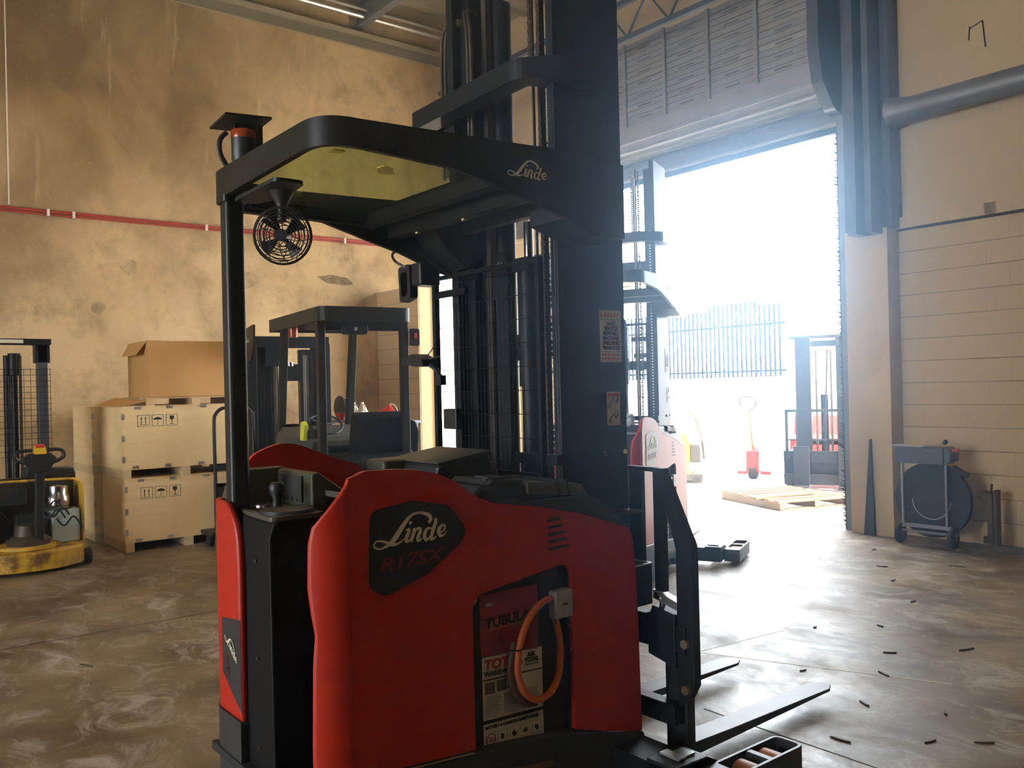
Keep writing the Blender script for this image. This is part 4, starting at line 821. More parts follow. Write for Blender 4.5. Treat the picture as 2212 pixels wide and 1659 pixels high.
# ================================================================ SIT-DOWN FORKLIFT BEHIND THE FOREGROUND TRUCK
F2 = thing('forklift', 'black-framed sit-down forklift behind the foreground truck, facing the crates', 'forklift', (-7.56, 3.93, 0), math.radians(82))
def q(name, b, m, bevel=0.0, par=None, **k): return obj(name, b, m, par or F2, bevel=bevel, off=None, **k)
gp = rnd([(-0.435, -0.75), (0.435, -0.75), (0.435, 0.9), (-0.435, 0.9)], [0.10, 0.10, 0.03, 0.03], 6)
gi = rnd([(-0.36, -0.25), (0.36, -0.25), (0.36, 0.82), (-0.36, 0.82)], [0.05, 0.05, 0.03, 0.03], 6)
gd = q('overhead_guard', B().ring('z', gp, [(x * 0.95, y * 0.96 + 0.0) for x, y in gp], 2.115, 2.24), 'guard')
q('guard_roof', B().ring('z', [(x * 0.97, y * 0.975) for x, y in gp], gi, 2.135, 2.15), 'guard')
q('rear_hood', B().prism('x', [(-0.72, 2.13), (-0.60, 2.04), (-0.25, 2.06), (-0.25, 2.14)], -0.41, 0.41), 'guard')
for i in range(4): q('roof_bar', B().box(-0.36, 0.36, -0.02 + i * 0.22, 0.02 + i * 0.22, 2.13, 2.17), 'guard')
for s in (-1, 1):
    q('rear_pillar', B().prism('y', [(s * 0.36, 0.6), (s * 0.43, 0.6), (s * 0.43, 2.14), (s * 0.36, 2.14)], -0.66, -0.58), 'guard', 0.008)
    q('front_pillar', B().prism('x', [(0.55, 2.14), (0.63, 2.14), (0.93, 0.62), (0.83, 0.62)], s * 0.36 - 0.035, s * 0.36 + 0.035), 'guard', 0.006)
    q('mast_upright', B().box(s * 0.40 - 0.16, s * 0.40 - 0.08, 1.22, 1.42, 0.1, 2.02).box(s * 0.30 - 0.15, s * 0.30 - 0.09, 1.27, 1.40, 0.1, 2.0), 'mast', 0.004)
    q('tilt_cylinder', B().cyl((s * 0.22, 0.85, 0.5), (s * 0.22, 1.25, 0.62), 0.035), 'mast', smooth=True)
    q('lift_cylinder', B().cyl((s * 0.22 - 0.12, 1.33, 0.2), (s * 0.22 - 0.12, 1.33, 1.75), 0.03), 'mast', smooth=True)
    q('cylinder_rod', B().cyl((s * 0.22 - 0.12, 1.33, 1.75), (s * 0.22 - 0.12, 1.33, 1.95), 0.016), 'chrome', smooth=True)
    for x in (0.15, 0.17): q('hydraulic_hose', B().cyl((s * x - 0.12, 1.25, 0.3), (s * x - 0.12, 1.25, 1.9), 0.007, n=6), 'galv')
    q('front_wheel', B().lathe([(0.0, -0.1), (0.2, -0.1), (0.26, -0.07), (0.26, 0.07), (0.2, 0.1), (0, 0.1)], (s * 0.42, 0.95, 0.26), 24, Matrix.Rotation(PI / 2, 3, 'Y')), 'rubber', smooth=True)
q('mast_chain', B().box(-0.31, -0.285, 1.215, 1.225, 0.4, 1.9), 'grease'); q('mast_chain', B().box(0.045, 0.07, 1.215, 1.225, 0.4, 1.9), 'grease')
q('mast_tie', B().box(-0.56, 0.32, 1.25, 1.40, 1.98, 2.10), 'mast'); q('mast_tie', B().box(-0.56, 0.32, 1.38, 1.42, 1.05, 1.15), 'mast')
for x in (-0.34, -0.27, 0.03, 0.10): q('inner_rail', B().box(x - 0.028, x + 0.028, 1.28, 1.38, 0.15, 1.96), 'mast', 0.003)
zz = B()
for k in range(60): zz.box(-0.235, -0.205, 1.20, 1.215, 0.5 + k * 0.0225, 0.512 + k * 0.0225)
o = q('hose_track', zz, 'rubber'); o['kind'] = 'stuff'
q('valve_block', B().box(-0.16, 0.0, 1.24, 1.36, 1.62, 1.80), 'mast', 0.006); q('valve_block', B().box(-0.40, -0.24, 1.20, 1.30, 1.78, 1.98), 'mast', 0.006)
q('cylinder_cap', B().cyl((-0.12, 1.24, 1.78), (-0.12, 1.24, 1.82), 0.035), 'chrome', smooth=True)
q('head_plate', B().prism('x', rnd([(0.92, 2.20), (1.30, 2.17), (1.30, 1.82), (1.05, 1.84), (0.95, 1.95)], [0.01, 0.03, 0.02, 0.06, 0.04], 4), -0.585, -0.565), 'guard')
logo('word_mark', 0.13, (-0.587, 1.22, 2.03), (0, -1, 0), (0, 0, 1), 'cream', F2)
q('mast_label', B().box(-0.5615, -0.56, 1.33, 1.40, 1.72, 1.88), 'yellowlabel'); q('mast_label', B().box(-0.5615, -0.56, 1.33, 1.40, 1.64, 1.71), 'paper')
q('mast_label', B().box(-0.5615, -0.56, 1.34, 1.39, 1.40, 1.54), 'paper')
q('body', B().prism('x', rnd([(-0.95, 0.12), (-1.0, 0.4), (-0.95, 0.86), (-0.55, 0.95), (0.35, 0.90), (0.42, 0.55), (0.95, 0.5), (0.95, 0.15)], [0.03, 0.08, 0.1, 0.06, 0.05, 0.05, 0.05, 0.02], 4), -0.46, 0.46), 'vinyl', 0.02)
q('side_cover', B().prism('x', [(-0.90, 0.25), (-0.92, 0.78), (-0.5, 0.88), (0.3, 0.84), (0.36, 0.30)], -0.468, 0.468), 'red', 0.004)
q('cowl', B().prism('x', rnd([(0.50, 0.5), (0.52, 1.05), (0.62, 1.16), (0.85, 1.05), (0.95, 0.5)], 0.04, 4), -0.40, 0.40), 'olive', 0.015)
st = q('seat_back', B().prism('x', rnd([(-0.62, 0.90), (-0.60, 1.24), (-0.52, 1.31), (-0.42, 1.27), (-0.34, 0.95)], [0.02, 0.08, 0.05, 0.06, 0.03], 5), -0.06, 0.44), 'vinyl', 0.03)
q('seat_cushion', B().prism('x', rnd([(-0.36, 0.90), (-0.36, 1.0), (0.12, 1.02), (0.15, 0.92)], 0.04, 4), -0.25, 0.25), 'vinyl', 0.02)
q('arm_rest', B().prism('x', rnd([(-0.45, 1.08), (-0.42, 1.16), (-0.02, 1.14), (0.0, 1.06)], 0.03, 4), -0.40, -0.31), 'vinyl', 0.015)
sw = B(); SWC = Vector((-0.02, 0.42, 1.17)); R_ = Matrix.Rotation(0.55, 3, 'X')
sw.tube([SWC + R_ @ Vector((0.17 * math.cos(a), 0.17 * math.sin(a), 0)) for a in [2 * PI * k / 24 for k in range(24)]], 0.013, 8, closed=True)
for a in (0.3, 2.4, 4.5): sw.tube([SWC, SWC + R_ @ Vector((0.17 * math.cos(a), 0.17 * math.sin(a), 0))], 0.01, 6)
q('steering_wheel', sw, 'black', smooth=True); q('steering_column', B().cyl((-0.02, 0.60, 0.95), (-0.02, 0.44, 1.16), 0.03), 'black')
q('warning_vest', B().prism('x', [(-0.20, 1.05), (-0.24, 1.20), (-0.18, 1.23), (-0.12, 1.21), (-0.10, 1.05)], -0.44, -0.40), 'hivis', 0.006)
q('signal_lamp', B().lathe([(0, 0), (0.045, 0), (0.048, 0.02), (0.048, 0.085), (0.03, 0.10), (0, 0.10)], (-0.36, 0.30, 2.03), 18), 'lens', smooth=True)
q('rear_lamp', B().prism('y', rnd([(-0.20, 2.00), (0.04, 2.00), (0.04, 2.10), (-0.20, 2.10)], 0.03, 4), -0.66, -0.60), 'black', 0.01); q('lamp_emblem', B().box(-0.095, -0.065, -0.665, -0.66, 2.035, 2.065), 'greybox')
q('rear_mirror', B().prism('y', rnd([(0.44, 1.90), (0.54, 1.90), (0.54, 2.06), (0.44, 2.06)], 0.02, 4), -0.67, -0.64), 'black', 0.008); q('mirror_sticker', B().box(0.48, 0.51, -0.675, -0.67, 1.97, 2.02), 'inkred')
q('counterweight', B().prism('z', rnd([(-0.45, -0.5), (-0.45, -0.98), (0.45, -0.98), (0.45, -0.5)], [0, 0.2, 0.2, 0], 6), 0.12, 0.80), 'black', 0.02)
q('rear_wheel', B().lathe([(0.0, -0.09), (0.18, -0.09), (0.2, -0.07), (0.2, 0.07), (0.18, 0.09), (0, 0.09)], (0.0, -0.62, 0.2), 20, Matrix.Rotation(PI / 2, 3, 'Y')), 'rubber', smooth=True)
cr = q('carriage', B().box(-0.46, 0.46, 1.45, 1.49, 0.42, 0.52).box(-0.46, 0.46, 1.45, 1.49, 0.14, 0.24), 'mast')
for s in (-0.25, 0.25): q('fork', B().prism('x', [(1.49, 0.06), (1.49, 0.55), (1.53, 0.55), (1.53, 0.11), (1.85, 0.09), (1.85, 0.07)], s - 0.05, s + 0.05), 'forkpaint')
# ================================================================ BLACK TUBE CART HANDLE IN FRONT OF THE CRATES
TC = thing('platform_cart', 'black steel platform cart with a bent tube handle in front of the plywood crates', 'cart', (-8.38, 3.20, 0))
hx = 0.0
ct = smooth_pts([(hx, -0.205, 0.12), (hx, -0.205, 0.7), (hx, -0.205, 1.20), (hx, -0.19, 1.30), (hx, -0.13, 1.355), (hx, -0.04, 1.365), (hx, 0.05, 1.37), (hx, 0.12, 1.36), (hx, 0.17, 1.30), (hx, 0.185, 1.20), (hx, 0.185, 0.12)], 4)
obj('handle_tube', B().tube(ct, 0.017, 10), 'guard', TC, smooth=True, off=None)
obj('cross_bar', B().box(-0.012, 0.012, -0.20, 0.18, 0.755, 0.80), 'guard', TC, off=None); obj('cross_bar', B().box(-0.012, 0.012, -0.205, 0.18, 0.60, 0.63).box(-0.012, 0.012, -0.19, -0.12, 0.50, 0.63), 'guard', TC, off=None)
obj('deck', B().box(-0.32, 0.02, -0.25, 0.22, 0.12, 0.16), 'guard', TC, off=None, bevel=0.006)
for x in (-0.27, -0.03):
    for y in (-0.18, 0.16): obj('caster', B().lathe([(0, -0.018), (0.05, -0.018), (0.06, -0.01), (0.06, 0.01), (0.05, 0.018), (0, 0.018)], (x, y, 0.06), 16, Matrix.Rotation(PI / 2, 3, 'X')), 'rubber', TC, smooth=True, off=None)
# ================================================================ PLYWOOD CRATES
def crate(name, label, loc, marks=True, lid=True):
    W, L_, Hh = 0.83, 1.20, 0.70
    c = thing(name, label, 'crate', loc, 0, 'plywood crates stacked by the stained wall')
    z0 = 0.10
    for i, y in enumerate((0.04, L_ / 2, L_ - 0.04)): obj('skid', B().box(-W, 0, y - 0.04, y + 0.04, 0, z0 - 0.012), 'skid', c, off=None, bevel=0.003)
    obj('base_board', B().box(-W, 0, 0, L_, z0 - 0.012, z0), 'ply', c, off=None)
    for n, bx in (('side_panel', (-0.012, 0.0, 0, L_)), ('side_panel', (-W, -W + 0.012, 0, L_)), ('side_panel', (-W + 0.012, -0.012, 0, 0.012)), ('side_panel', (-W + 0.012, -0.012, L_ - 0.012, L_))):
        obj(n, B().box(*bx, z0, Hh - 0.010), 'ply', c, off=None, bevel=0.002)
    if lid: obj('lid', B().box(-W - 0.004, 0.004, -0.004, L_ + 0.004, Hh - 0.010, Hh), 'ply', c, off=None, bevel=0.002)
    def clip(x, y, z, ax):
        b = B()
        if ax == 'x': b.box(x, x + 0.006, y - 0.03, y + 0.03, z - 0.006, z + 0.022).box(x, x + 0.009, y - 0.022, y - 0.008, z + 0.004, z + 0.018).box(x, x + 0.009, y + 0.008, y + 0.022, z + 0.004, z + 0.018)
        else: b.box(x - 0.004, x + 0.005, y - 0.005, y + 0.022, z - 0.03, z + 0.03).box(x + 0.004, x + 0.009, y + 0.004, y + 0.018, z - 0.022, z - 0.008).box(x + 0.004, x + 0.009, y + 0.004, y + 0.018, z + 0.008, z + 0.022)
        obj('metal_clip', b, 'galv', c, off=None)
    for y in (0.12, 0.42, 0.75, 1.08): clip(0, y, z0 + 0.005, 'x'); clip(0, y + 0.03, Hh - 0.025, 'x')
    for z in (0.19, 0.39, 0.60): clip(0, 0.003, z, 'y')
    if marks:
        y0 = 0.145; z1 = 0.50; s = 0.112; X = 0.001
        for k in range(3):
            y = y0 + k * (s + 0.022)
            obj('mark_frame', B().ring('x', [(y, z1), (y + s, z1), (y + s, z1 + s), (y, z1 + s)], [(y + 0.004, z1 + 0.004), (y + s - 0.004, z1 + 0.004), (y + s - 0.004, z1 + s - 0.004), (y + 0.004, z1 + s - 0.004)], 0, X), 'ink', c, off=None)
            m = B(); cy = y + s / 2
            if k == 0:
                for dy in (-0.020, 0.020): m.box(0, X, cy + dy - 0.003, cy + dy + 0.003, z1 + 0.026, z1 + 0.075).prism('x', [(cy + dy - 0.010, z1 + 0.072), (cy + dy + 0.010, z1 + 0.072), (cy + dy, z1 + 0.097)], 0, X)
                m.box(0, X, cy - 0.036, cy + 0.036, z1 + 0.016, z1 + 0.020)
            elif k == 1:
                m.prism('x', [(cy + 0.040 * math.cos(a), z1 + 0.062 + 0.026 * math.sin(a)) for a in [PI * i / 12 for i in range(13)]], 0, X)
                m.box(0, X, cy - 0.002, cy + 0.002, z1 + 0.022, z1 + 0.062).box(0, X, cy - 0.016, cy, z1 + 0.018, z1 + 0.022).box(0, X, cy - 0.002, cy + 0.002, z1 + 0.085, z1 + 0.094)
            else:
                m.prism('x', [(cy - 0.022, z1 + 0.098), (cy + 0.022, z1 + 0.098), (cy + 0.020, z1 + 0.068), (cy + 0.004, z1 + 0.055), (cy - 0.004, z1 + 0.055), (cy - 0.020, z1 + 0.068)], 0, X)
                m.box(0, X, cy - 0.003, cy + 0.003, z1 + 0.022, z1 + 0.058).box(0, X, cy - 0.022, cy + 0.022, z1 + 0.014, z1 + 0.020)
            obj('handling_mark', m, 'ink', c, off=None)
    return c
crate('plywood_crate', 'plywood crate with arrow, umbrella and glass marks, lower one of the front stack', (-8.82, 2.28, 0))
crate('plywood_crate', 'plywood crate carrying the cardboard box, upper one of the front stack', (-8.82, 2.265, 0.70))
crate('plywood_crate', 'plywood crate on the floor in the rear stack close to the stained wall', (-9.72, 2.215, 0), False)
crate('plywood_crate', 'plywood crate on top of the rear stack close to the stained wall', (-9.72, 2.205, 0.70), False)
cf = tag(obj('cardboard_sheet', B().add([(-8.83, 2.25, 1.402), (-9.25, 2.12, 1.402), (-9.42, 2.36, 1.480), (-8.88, 2.52, 1.445), (-8.83, 2.25, 1.407), (-9.25, 2.12, 1.407), (-9.42, 2.36, 1.485), (-8.88, 2.52, 1.450)], [(0, 1, 2, 3), (7, 6, 5, 4), (0, 4, 5, 1), (1, 5, 6, 2), (2, 6, 7, 3), (3, 7, 4, 0)]), 'card', off=None), 'bent brown cardboard sheet lying on the upper front crate', 'cardboard')
pb = thing('small_pallet', 'low pine pallet under the cardboard box on the crates', 'pallet', (-8.92, 2.51, 1.40))
for y in (0.05, 0.50, 0.95): obj('bearer', B().box(-0.75, 0.0, y - 0.04, y + 0.04, 0.0, 0.065), 'skid', pb, off=None)
for x in (-0.70, -0.38, -0.05): obj('deck_board', B().box(x - 0.05, x + 0.05, -0.02, 1.02, 0.065, 0.082), 'skid', pb, off=None)
cb = thing('cardboard_box', 'large brown cardboard box on top of the plywood crates', 'box', (-8.90, 2.545, 1.482))
obj('carton', B().box(-0.72, 0.0, 0.0, 0.98, 0.0, 0.56), 'card', cb, off=None, bevel=0.006)
obj('flap', B().add([(-0.70, -0.002, 0.545), (-0.05, -0.002, 0.545), (-0.10, -0.085, 0.42), (-0.62, -0.085, 0.42), (-0.70, 0.002, 0.550), (-0.05, 0.002, 0.550), (-0.10, -0.081, 0.425), (-0.62, -0.081, 0.425)], [(0, 1, 2, 3), (7, 6, 5, 4), (0, 4, 5, 1), (1, 5, 6, 2), (2, 6, 7, 3), (3, 7, 4, 0)]), 'card', cb, off=None)
obj('packing_tape', B().box(-0.40, -0.33, -0.001, 1.021, 0.5605, 0.5615), mat('clear tape', (0.60, 0.42, 0.20), 0.25, var=0.05), cb, off=None)
# ================================================================ YELLOW PALLET STACKER
YS = thing('pallet_stacker', 'worn yellow walk-behind pallet stacker with open hood and black mast', 'stacker', (-8.70, 1.40, 0))
def y_(name, b, m, bevel=0.0, **k): return obj(name, b, m, YS, bevel=bevel, off=None, **k)
pf = [(-0.25, -0.50), (0.12, -0.48), (0.30, -0.36), (0.385, -0.15), (0.40, 0.05), (0.36, 0.25), (0.24, 0.42), (0.10, 0.48), (-0.25, 0.50)]
y_('drive_skirt', B().prism('z', rnd(pf, 0.06, 4), 0.03, 0.19), 'yellow', 0.012)
y_('turntable', B().lathe([(0, 0.19), (0.24, 0.19), (0.25, 0.20), (0.25, 0.225), (0.22, 0.23), (0, 0.23)], (0.08, 0.02, 0), 28), 'yellow', smooth=True)
y_('drive_motor', B().lathe([(0, 0.23), (0.17, 0.23), (0.18, 0.27), (0.12, 0.31), (0.10, 0.40), (0, 0.42)], (0.12, 0.02, 0), 20), 'grease', smooth=True)
y_('hood_side', B().box(-0.30, 0.02, 0.47, 0.49, 0.19, 0.72).box(-0.30, 0.02, -0.50, -0.48, 0.19, 0.78), 'yellow', 0.01)
y_('hood_back', B().box(-0.32, -0.29, -0.50, 0.49, 0.19, 0.78), 'grease', 0.006)
y_('hood_rim', B().tube(smooth_pts([(0.0, -0.5, 0.78), (0.0, 0.30, 0.765), (0.0, 0.43, 0.75), (0.0, 0.48, 0.69), (0.0, 0.485, 0.5), (0.0, 0.485, 0.2)], 4), 0.012, 8), 'yellow')
y_('battery', B().box(-0.22, 0.0, 0.23, 0.46, 0.19, 0.49), 'cyan', 0.012)
y_('pump_tank', B().lathe([(0, 0.49), (0.09, 0.49), (0.10, 0.52), (0.10, 0.60), (0.085, 0.62), (0.085, 0.70), (0, 0.71)], (-0.10, 0.30, 0), 20), 'chrome', smooth=True)
y_('pump_base', B().lathe([(0, 0.485), (0.12, 0.485), (0.12, 0.505), (0.07, 0.53), (0, 0.53)], (-0.10, 0.30, 0), 20), 'grease', smooth=True)
y_('control_box', B().box(-0.25, -0.10, -0.25, 0.05, 0.55, 0.70), 'black', 0.01)
y_('contactor', B().box(-0.20, -0.05, -0.05, 0.16, 0.25, 0.46).box(-0.12, -0.02, 0.12, 0.20, 0.25, 0.42), 'black', 0.006)
for i in range(7):
    rr = random.Random(i); a = Vector((rr.uniform(-0.2, 0), rr.uniform(-0.35, 0.3), rr.uniform(0.4, 0.6)))
    y_('cable', B().tube(smooth_pts([a, a + Vector((0.08, 0.05, -0.06)), a + Vector((0.10, 0.12, 0.02)), a + Vector((0.02, 0.2, -0.08))], 4), 0.008, 6), 'rubber')
y_('keyboard_deck', B().prism('x', [(0.02, 0.80), (0.44, 0.80), (0.42, 0.86), (0.05, 0.88)], -0.25, -0.02), 'black', 0.01)
tl = y_('tiller_arm', B().prism('y', [(0.18, 0.25), (0.27, 0.25), (0.36, 0.86), (0.31, 0.86)], 0.045, 0.115), 'black', 0.01)
th = B().prism('x', rnd([(0.02, 0.86), (-0.06, 0.98), (0.0, 1.03), (0.16, 1.03), (0.22, 0.98), (0.14, 0.86)], 0.03, 4), 0.31, 0.36)
y_('tiller_head', th, 'black', 0.012)
for s in (-1, 1):
    y_('grip', B().tube(smooth_pts([(0.34, 0.08 + s * 0.04, 0.93), (0.35, 0.08 + s * 0.14, 0.96), (0.36, 0.08 + s * 0.185, 1.0), (0.36, 0.08 + s * 0.16, 1.05), (0.35, 0.08 + s * 0.06, 1.055)], 4), 0.016, 8), 'black', smooth=True)
y_('belly_button', B().prism('x', rnd([(0.03, 1.02), (0.13, 1.02), (0.12, 1.09), (0.04, 1.09)], 0.012, 3), 0.33, 0.38), 'yellowplain', 0.006); y_('emergency_switch', B().box(0.335, 0.385, 0.045, 0.115, 1.075, 1.105), 'bucket', 0.008)
for y in (0.22, -0.27): y_('mast_upright', B().box(-0.55, -0.44, y - 0.0, y + 0.085, 0.05, 2.0), 'steelblue', 0.006)
y_('mast_head', B().box(-0.57, -0.42, -0.34, 0.335, 2.0, 2.055).box(-0.56, -0.44, 0.20, 0.325, 1.83, 2.0), 'mast', 0.004); y_('head_sticker', B().box(-0.4195, -0.4185, -0.15, 0.10, 2.012, 2.045), 'paper')
y_('lift_cylinder', B().cyl((-0.48, 0.03, 0.1), (-0.48, 0.03, 1.88), 0.028).cyl((-0.48, 0.03, 1.72), (-0.48, 0.03, 1.92), 0.05).cyl((-0.48, -0.03, 0.1), (-0.48, -0.03, 1.9), 0.028), 'mast', smooth=True)
y_('mast_chain', B().box(-0.44, -0.43, 0.06, 0.085, 0.5, 1.9), 'grease')
wm = B()
for i in range(13): wm.tube([(-0.425, -0.34 + i * 0.055, 0.95), (-0.425, -0.34 + i * 0.055, 1.78)], 0.0022, 4)
for i in range(16): wm.tube([(-0.425, -0.34, 0.96 + i * 0.054), (-0.425, 0.33, 0.96 + i * 0.054)], 0.0022, 4)
o = y_('wire_mesh', wm, 'wire'); o['kind'] = 'stuff'
for y in (-0.28, 0.25): y_('fork', B().box(-1.25, -0.5, y - 0.08, y + 0.08, 0.05, 0.09), 'yellow', 0.006)
y_('stabiliser_wheel', B().lathe([(0, -0.03), (0.06, -0.03), (0.07, -0.02), (0.07, 0.02), (0.06, 0.03), (0, 0.03)], (0.12, 0.49, 0.07), 18, Matrix.Rotation(PI / 2, 3, 'X')), 'rubber', smooth=True)
y_('drive_wheel', B().lathe([(0, -0.04), (0.10, -0.04), (0.11, -0.03), (0.11, 0.03), (0.10, 0.04), (0, 0.04)], (0.08, 0.02, 0.11), 18, Matrix.Rotation(PI / 2, 3, 'X')), 'rubber', smooth=True)
# ================================================================ BENCH WITH CLEANING THINGS IN THE CORNER
WB = thing('steel_bench', 'plain steel bench in the corner holding bottles and tubs', 'bench', (-9.5, 5.35, 0))
obj('bench_top', B().box(-0.75, 0.75, -0.25, 0.25, 1.10, 1.13), 'steelgrey', WB, off=None, bevel=0.004)
for x in (-0.70, 0.70):
    for y in (-0.20, 0.20): obj('leg', B().box(x - 0.02, x + 0.02, y - 0.02, y + 0.02, 0, 1.10), 'steelgrey', WB, off=None)
obj('lower_shelf', B().box(-0.72, 0.72, -0.22, 0.22, 0.45, 0.47), 'steelgrey', WB, off=None)
def jug(name, label, loc, m2):
    j = thing(name, label, 'bottle', loc, 0, 'bottles on the corner bench')
    obj('bottle_body', B().prism('z', rnd([(-0.07, -0.05), (0.07, -0.05), (0.07, 0.05), (-0.07, 0.05)], 0.025, 4), 0, 0.12), 'clearwhite', j, off=None, bevel=0.008)
    obj('bottle_neck', B().lathe([(0.06, 0.118), (0.055, 0.14), (0.03, 0.185), (0.018, 0.2), (0.018, 0.215), (0, 0.215)], (0, 0, 0), 16), 'clearwhite', j, off=None, smooth=True)
    obj('handle', B().tube(smooth_pts([(0.02, 0, 0.19), (0.05, 0, 0.185), (0.072, 0, 0.15), (0.072, 0, 0.11)], 4), 0.009, 8), 'clearwhite', j, off=None)
    obj('cap', B().lathe([(0.02, 0.205), (0.02, 0.225), (0, 0.226)], (0, 0, 0), 14), 'clearwhite', j, off=None)
    obj('paper_label', B().box(-0.05, 0.05, -0.0515, -0.0505, 0.015, 0.10).box(0.0705, 0.0715, -0.04, 0.04, 0.015, 0.10), m2, j, off=None)
jug('plastic_jug', 'white plastic jug with a tan label, left of the pair on the corner bench', (-9.76, 5.25, 1.13), 'bottle')
jug('plastic_jug', 'white plastic jug with a white label, right of the pair on the corner bench', (-9.58, 5.27, 1.13), 'clearwhite')
trb = B().ring('z', rnd([(-0.22, -0.10), (0.22, -0.10), (0.22, 0.10), (-0.22, 0.10)], 0.03, 4), rnd([(-0.205, -0.085), (0.205, -0.085), (0.205, 0.085), (-0.205, 0.085)], 0.025, 4), 0.0, 0.05).box(-0.21, 0.21, -0.09, 0.09, 0.0, 0.006)
tray_o = thing('plastic_tray', 'shallow white plastic tray beside the two jugs', 'tray', (-9.28, 5.25, 1.13)); obj('tray_shell', trb, 'clearwhite', tray_o, off=None)
bk = thing('plastic_bucket', 'red plastic bucket lying on its side on the corner bench', 'bucket', (-8.93, 5.22, 1.215), 0.9)
MR = Matrix.Rotation(1.25, 3, 'Y')
obj('bucket_shell', B().lathe([(0, -0.09), (0.06, -0.09), (0.085, 0.08), (0.095, 0.08), (0.095, 0.09), (0.078, 0.09), (0.055, -0.08), (0, -0.08)], (0, 0, 0.0), 22, MR), 'bucket', bk, off=None, smooth=True)
obj('bucket_handle', B().tube([MR @ Vector((0.095 * math.cos(a), 0.095 * math.sin(a) * 0.5 , 0.09 + 0.05 * math.sin(a))) for a in [PI * k / 10 for k in range(11)]], 0.003, 6), 'galv', bk, off=None)
rk = thing('wire_basket', 'white wire basket on the right end of the corner bench', 'basket', (-8.80, 5.16, 0.0))
wb = B()
for z in (1.135, 1.10 + 0.06, 1.10 + 0.10):
    wb.tube([(-0.07, -0.10, z), (0.10, -0.10, z), (0.10, 0.0, z), (-0.07, 0.0, z)], 0.006, 6, closed=True)
obj('basket_rim', wb, 'clearwhite', rk, off=None)
for x in (-0.07, -0.03, 0.02, 0.06, 0.10): obj('basket_wire', B().tube([(x, -0.10, 1.20), (x, -0.10, 1.135), (x, 0.0, 1.135), (x, 0.0, 1.20)], 0.003, 5), 'clearwhite', rk, off=None)
rc = thing('plastic_funnel', 'small red plastic funnel near the black drum', 'funnel', (-9.93, 5.16, 1.13))
obj('funnel_cone', B().lathe([(0.02, 0), (0.025, 0.02), (0.065, 0.09), (0.068, 0.09), (0.03, 0.018), (0.024, 0)], (0, 0, 0), 18), 'bucket', rc, off=None, smooth=True)
dm = thing('cable_drum', 'dark round cable drum standing on the corner bench behind the forklift', 'drum', (-10.15, 5.35, 1.13))
for y in (-0.09, 0.07): obj('drum_flange', B().lathe([(0.03, -0.01), (0.15, -0.01), (0.155, 0), (0.15, 0.01), (0.03, 0.01)], (0, y, 0.155), 24, Matrix.Rotation(PI / 2, 3, 'X')), 'skirt', dm, off=None, smooth=True)
obj('drum_core', B().cyl((0, -0.09, 0.155), (0, 0.07, 0.155), 0.11), 'rubber', dm, off=None, smooth=True)
# two loose seats between the bench and the forklift
def seat(label, loc, rz, hgt):
    s = thing('driver_chair', label, 'chair', loc, rz, 'loose driver chairs')
    obj('backrest', B().prism('x', rnd([(-0.10, 0.55), (-0.13, hgt - 0.12), (-0.09, hgt), (0.0, hgt), (0.05, hgt - 0.15), (0.06, 0.55)], [0.02, 0.05, 0.05, 0.05, 0.05, 0.02], 4), -0.22, 0.22), 'vinyl', s, off=None, bevel=0.03)
    obj('cushion', B().prism('x', rnd([(-0.05, 0.50), (-0.05, 0.62), (0.45, 0.64), (0.48, 0.52)], 0.04, 4), -0.23, 0.23), 'vinyl', s, off=None, bevel=0.02)
    obj('pedestal', B().box(-0.18, 0.18, -0.02, 0.40, 0.0, 0.52), 'black', s, off=None, bevel=0.01)
    obj('seam', B().tube([(0.221, -0.10, 0.6), (0.221, -0.11, hgt - 0.1)], 0.004, 5), 'greybox', s, off=None)
seat('black padded driver chair with a tall headrest, left of the two loose chairs', (-8.35, 5.15, 0), 2.6, 1.16)
seat('black padded driver chair with a low rounded back, right of the two loose chairs', (-7.55, 5.45, 0), 2.6, 1.09)
# ================================================================ STRAPPING CART AT THE RIGHT WALL
SCt = thing('strapping_cart', 'black strapping cart with a big steel band reel against the right wall', 'cart', (-3.74, 7.66, 0))
def s_(name, b, m, bevel=0.0, **k): return obj(name, b, m, SCt, bevel=bevel, off=None, **k)
s_('band_reel', B().lathe([(0.16, -0.03), (0.325, -0.03), (0.335, -0.025), (0.335, 0.025), (0.325, 0.03), (0.16, 0.03)], (0, 0.10, 0.405), 48, Matrix.Rotation(PI / 2, 3, 'X')), 'rubber', smooth=True)
s_('reel_core', B().lathe([(0, -0.02), (0.165, -0.02), (0.165, 0.02), (0, 0.02)], (0, 0.10, 0.405), 32, Matrix.Rotation(PI / 2, 3, 'X')), 'black', smooth=True)
s_('reel_rim', B().tube([(0.17 * math.cos(a), 0.066, 0.405 + 0.17 * math.sin(a)) for a in [PI + PI * k / 20 for k in range(21)]], 0.004, 6), 'galv')
for x in (-0.235, 0.155): s_('frame_post', B().tube([(x, 0.02, 0.15), (x, 0.02, 0.75)], 0.012, 8), 'steelgrey')
s_('axle', B().tube([(-0.28, 0.02, 0.12), (0.24, 0.02, 0.12)], 0.012, 8).box(-0.22, 0.2, 0.0, 0.03, 0.16, 0.19), 'steelgrey')
s_('tool_tray', B().box(-0.26, 0.17, -0.06, 0.14, 0.735, 0.882), 'steelblue', 0.004); s_('tray_lip', B().box(-0.32, 0.0, -0.05, 0.13, 0.883, 0.892), 'galv')
for x in (-0.21, 0.04): s_('rivet', B().cyl((x, -0.06, 0.84), (x, -0.065, 0.84), 0.007, n=8), 'chrome')
s_('tray_end', B().prism('y', [(0.17, 0.74), (0.22, 0.76), (0.23, 0.83), (0.20, 0.87), (0.17, 0.885)], -0.04, 0.12), 'steelblue')
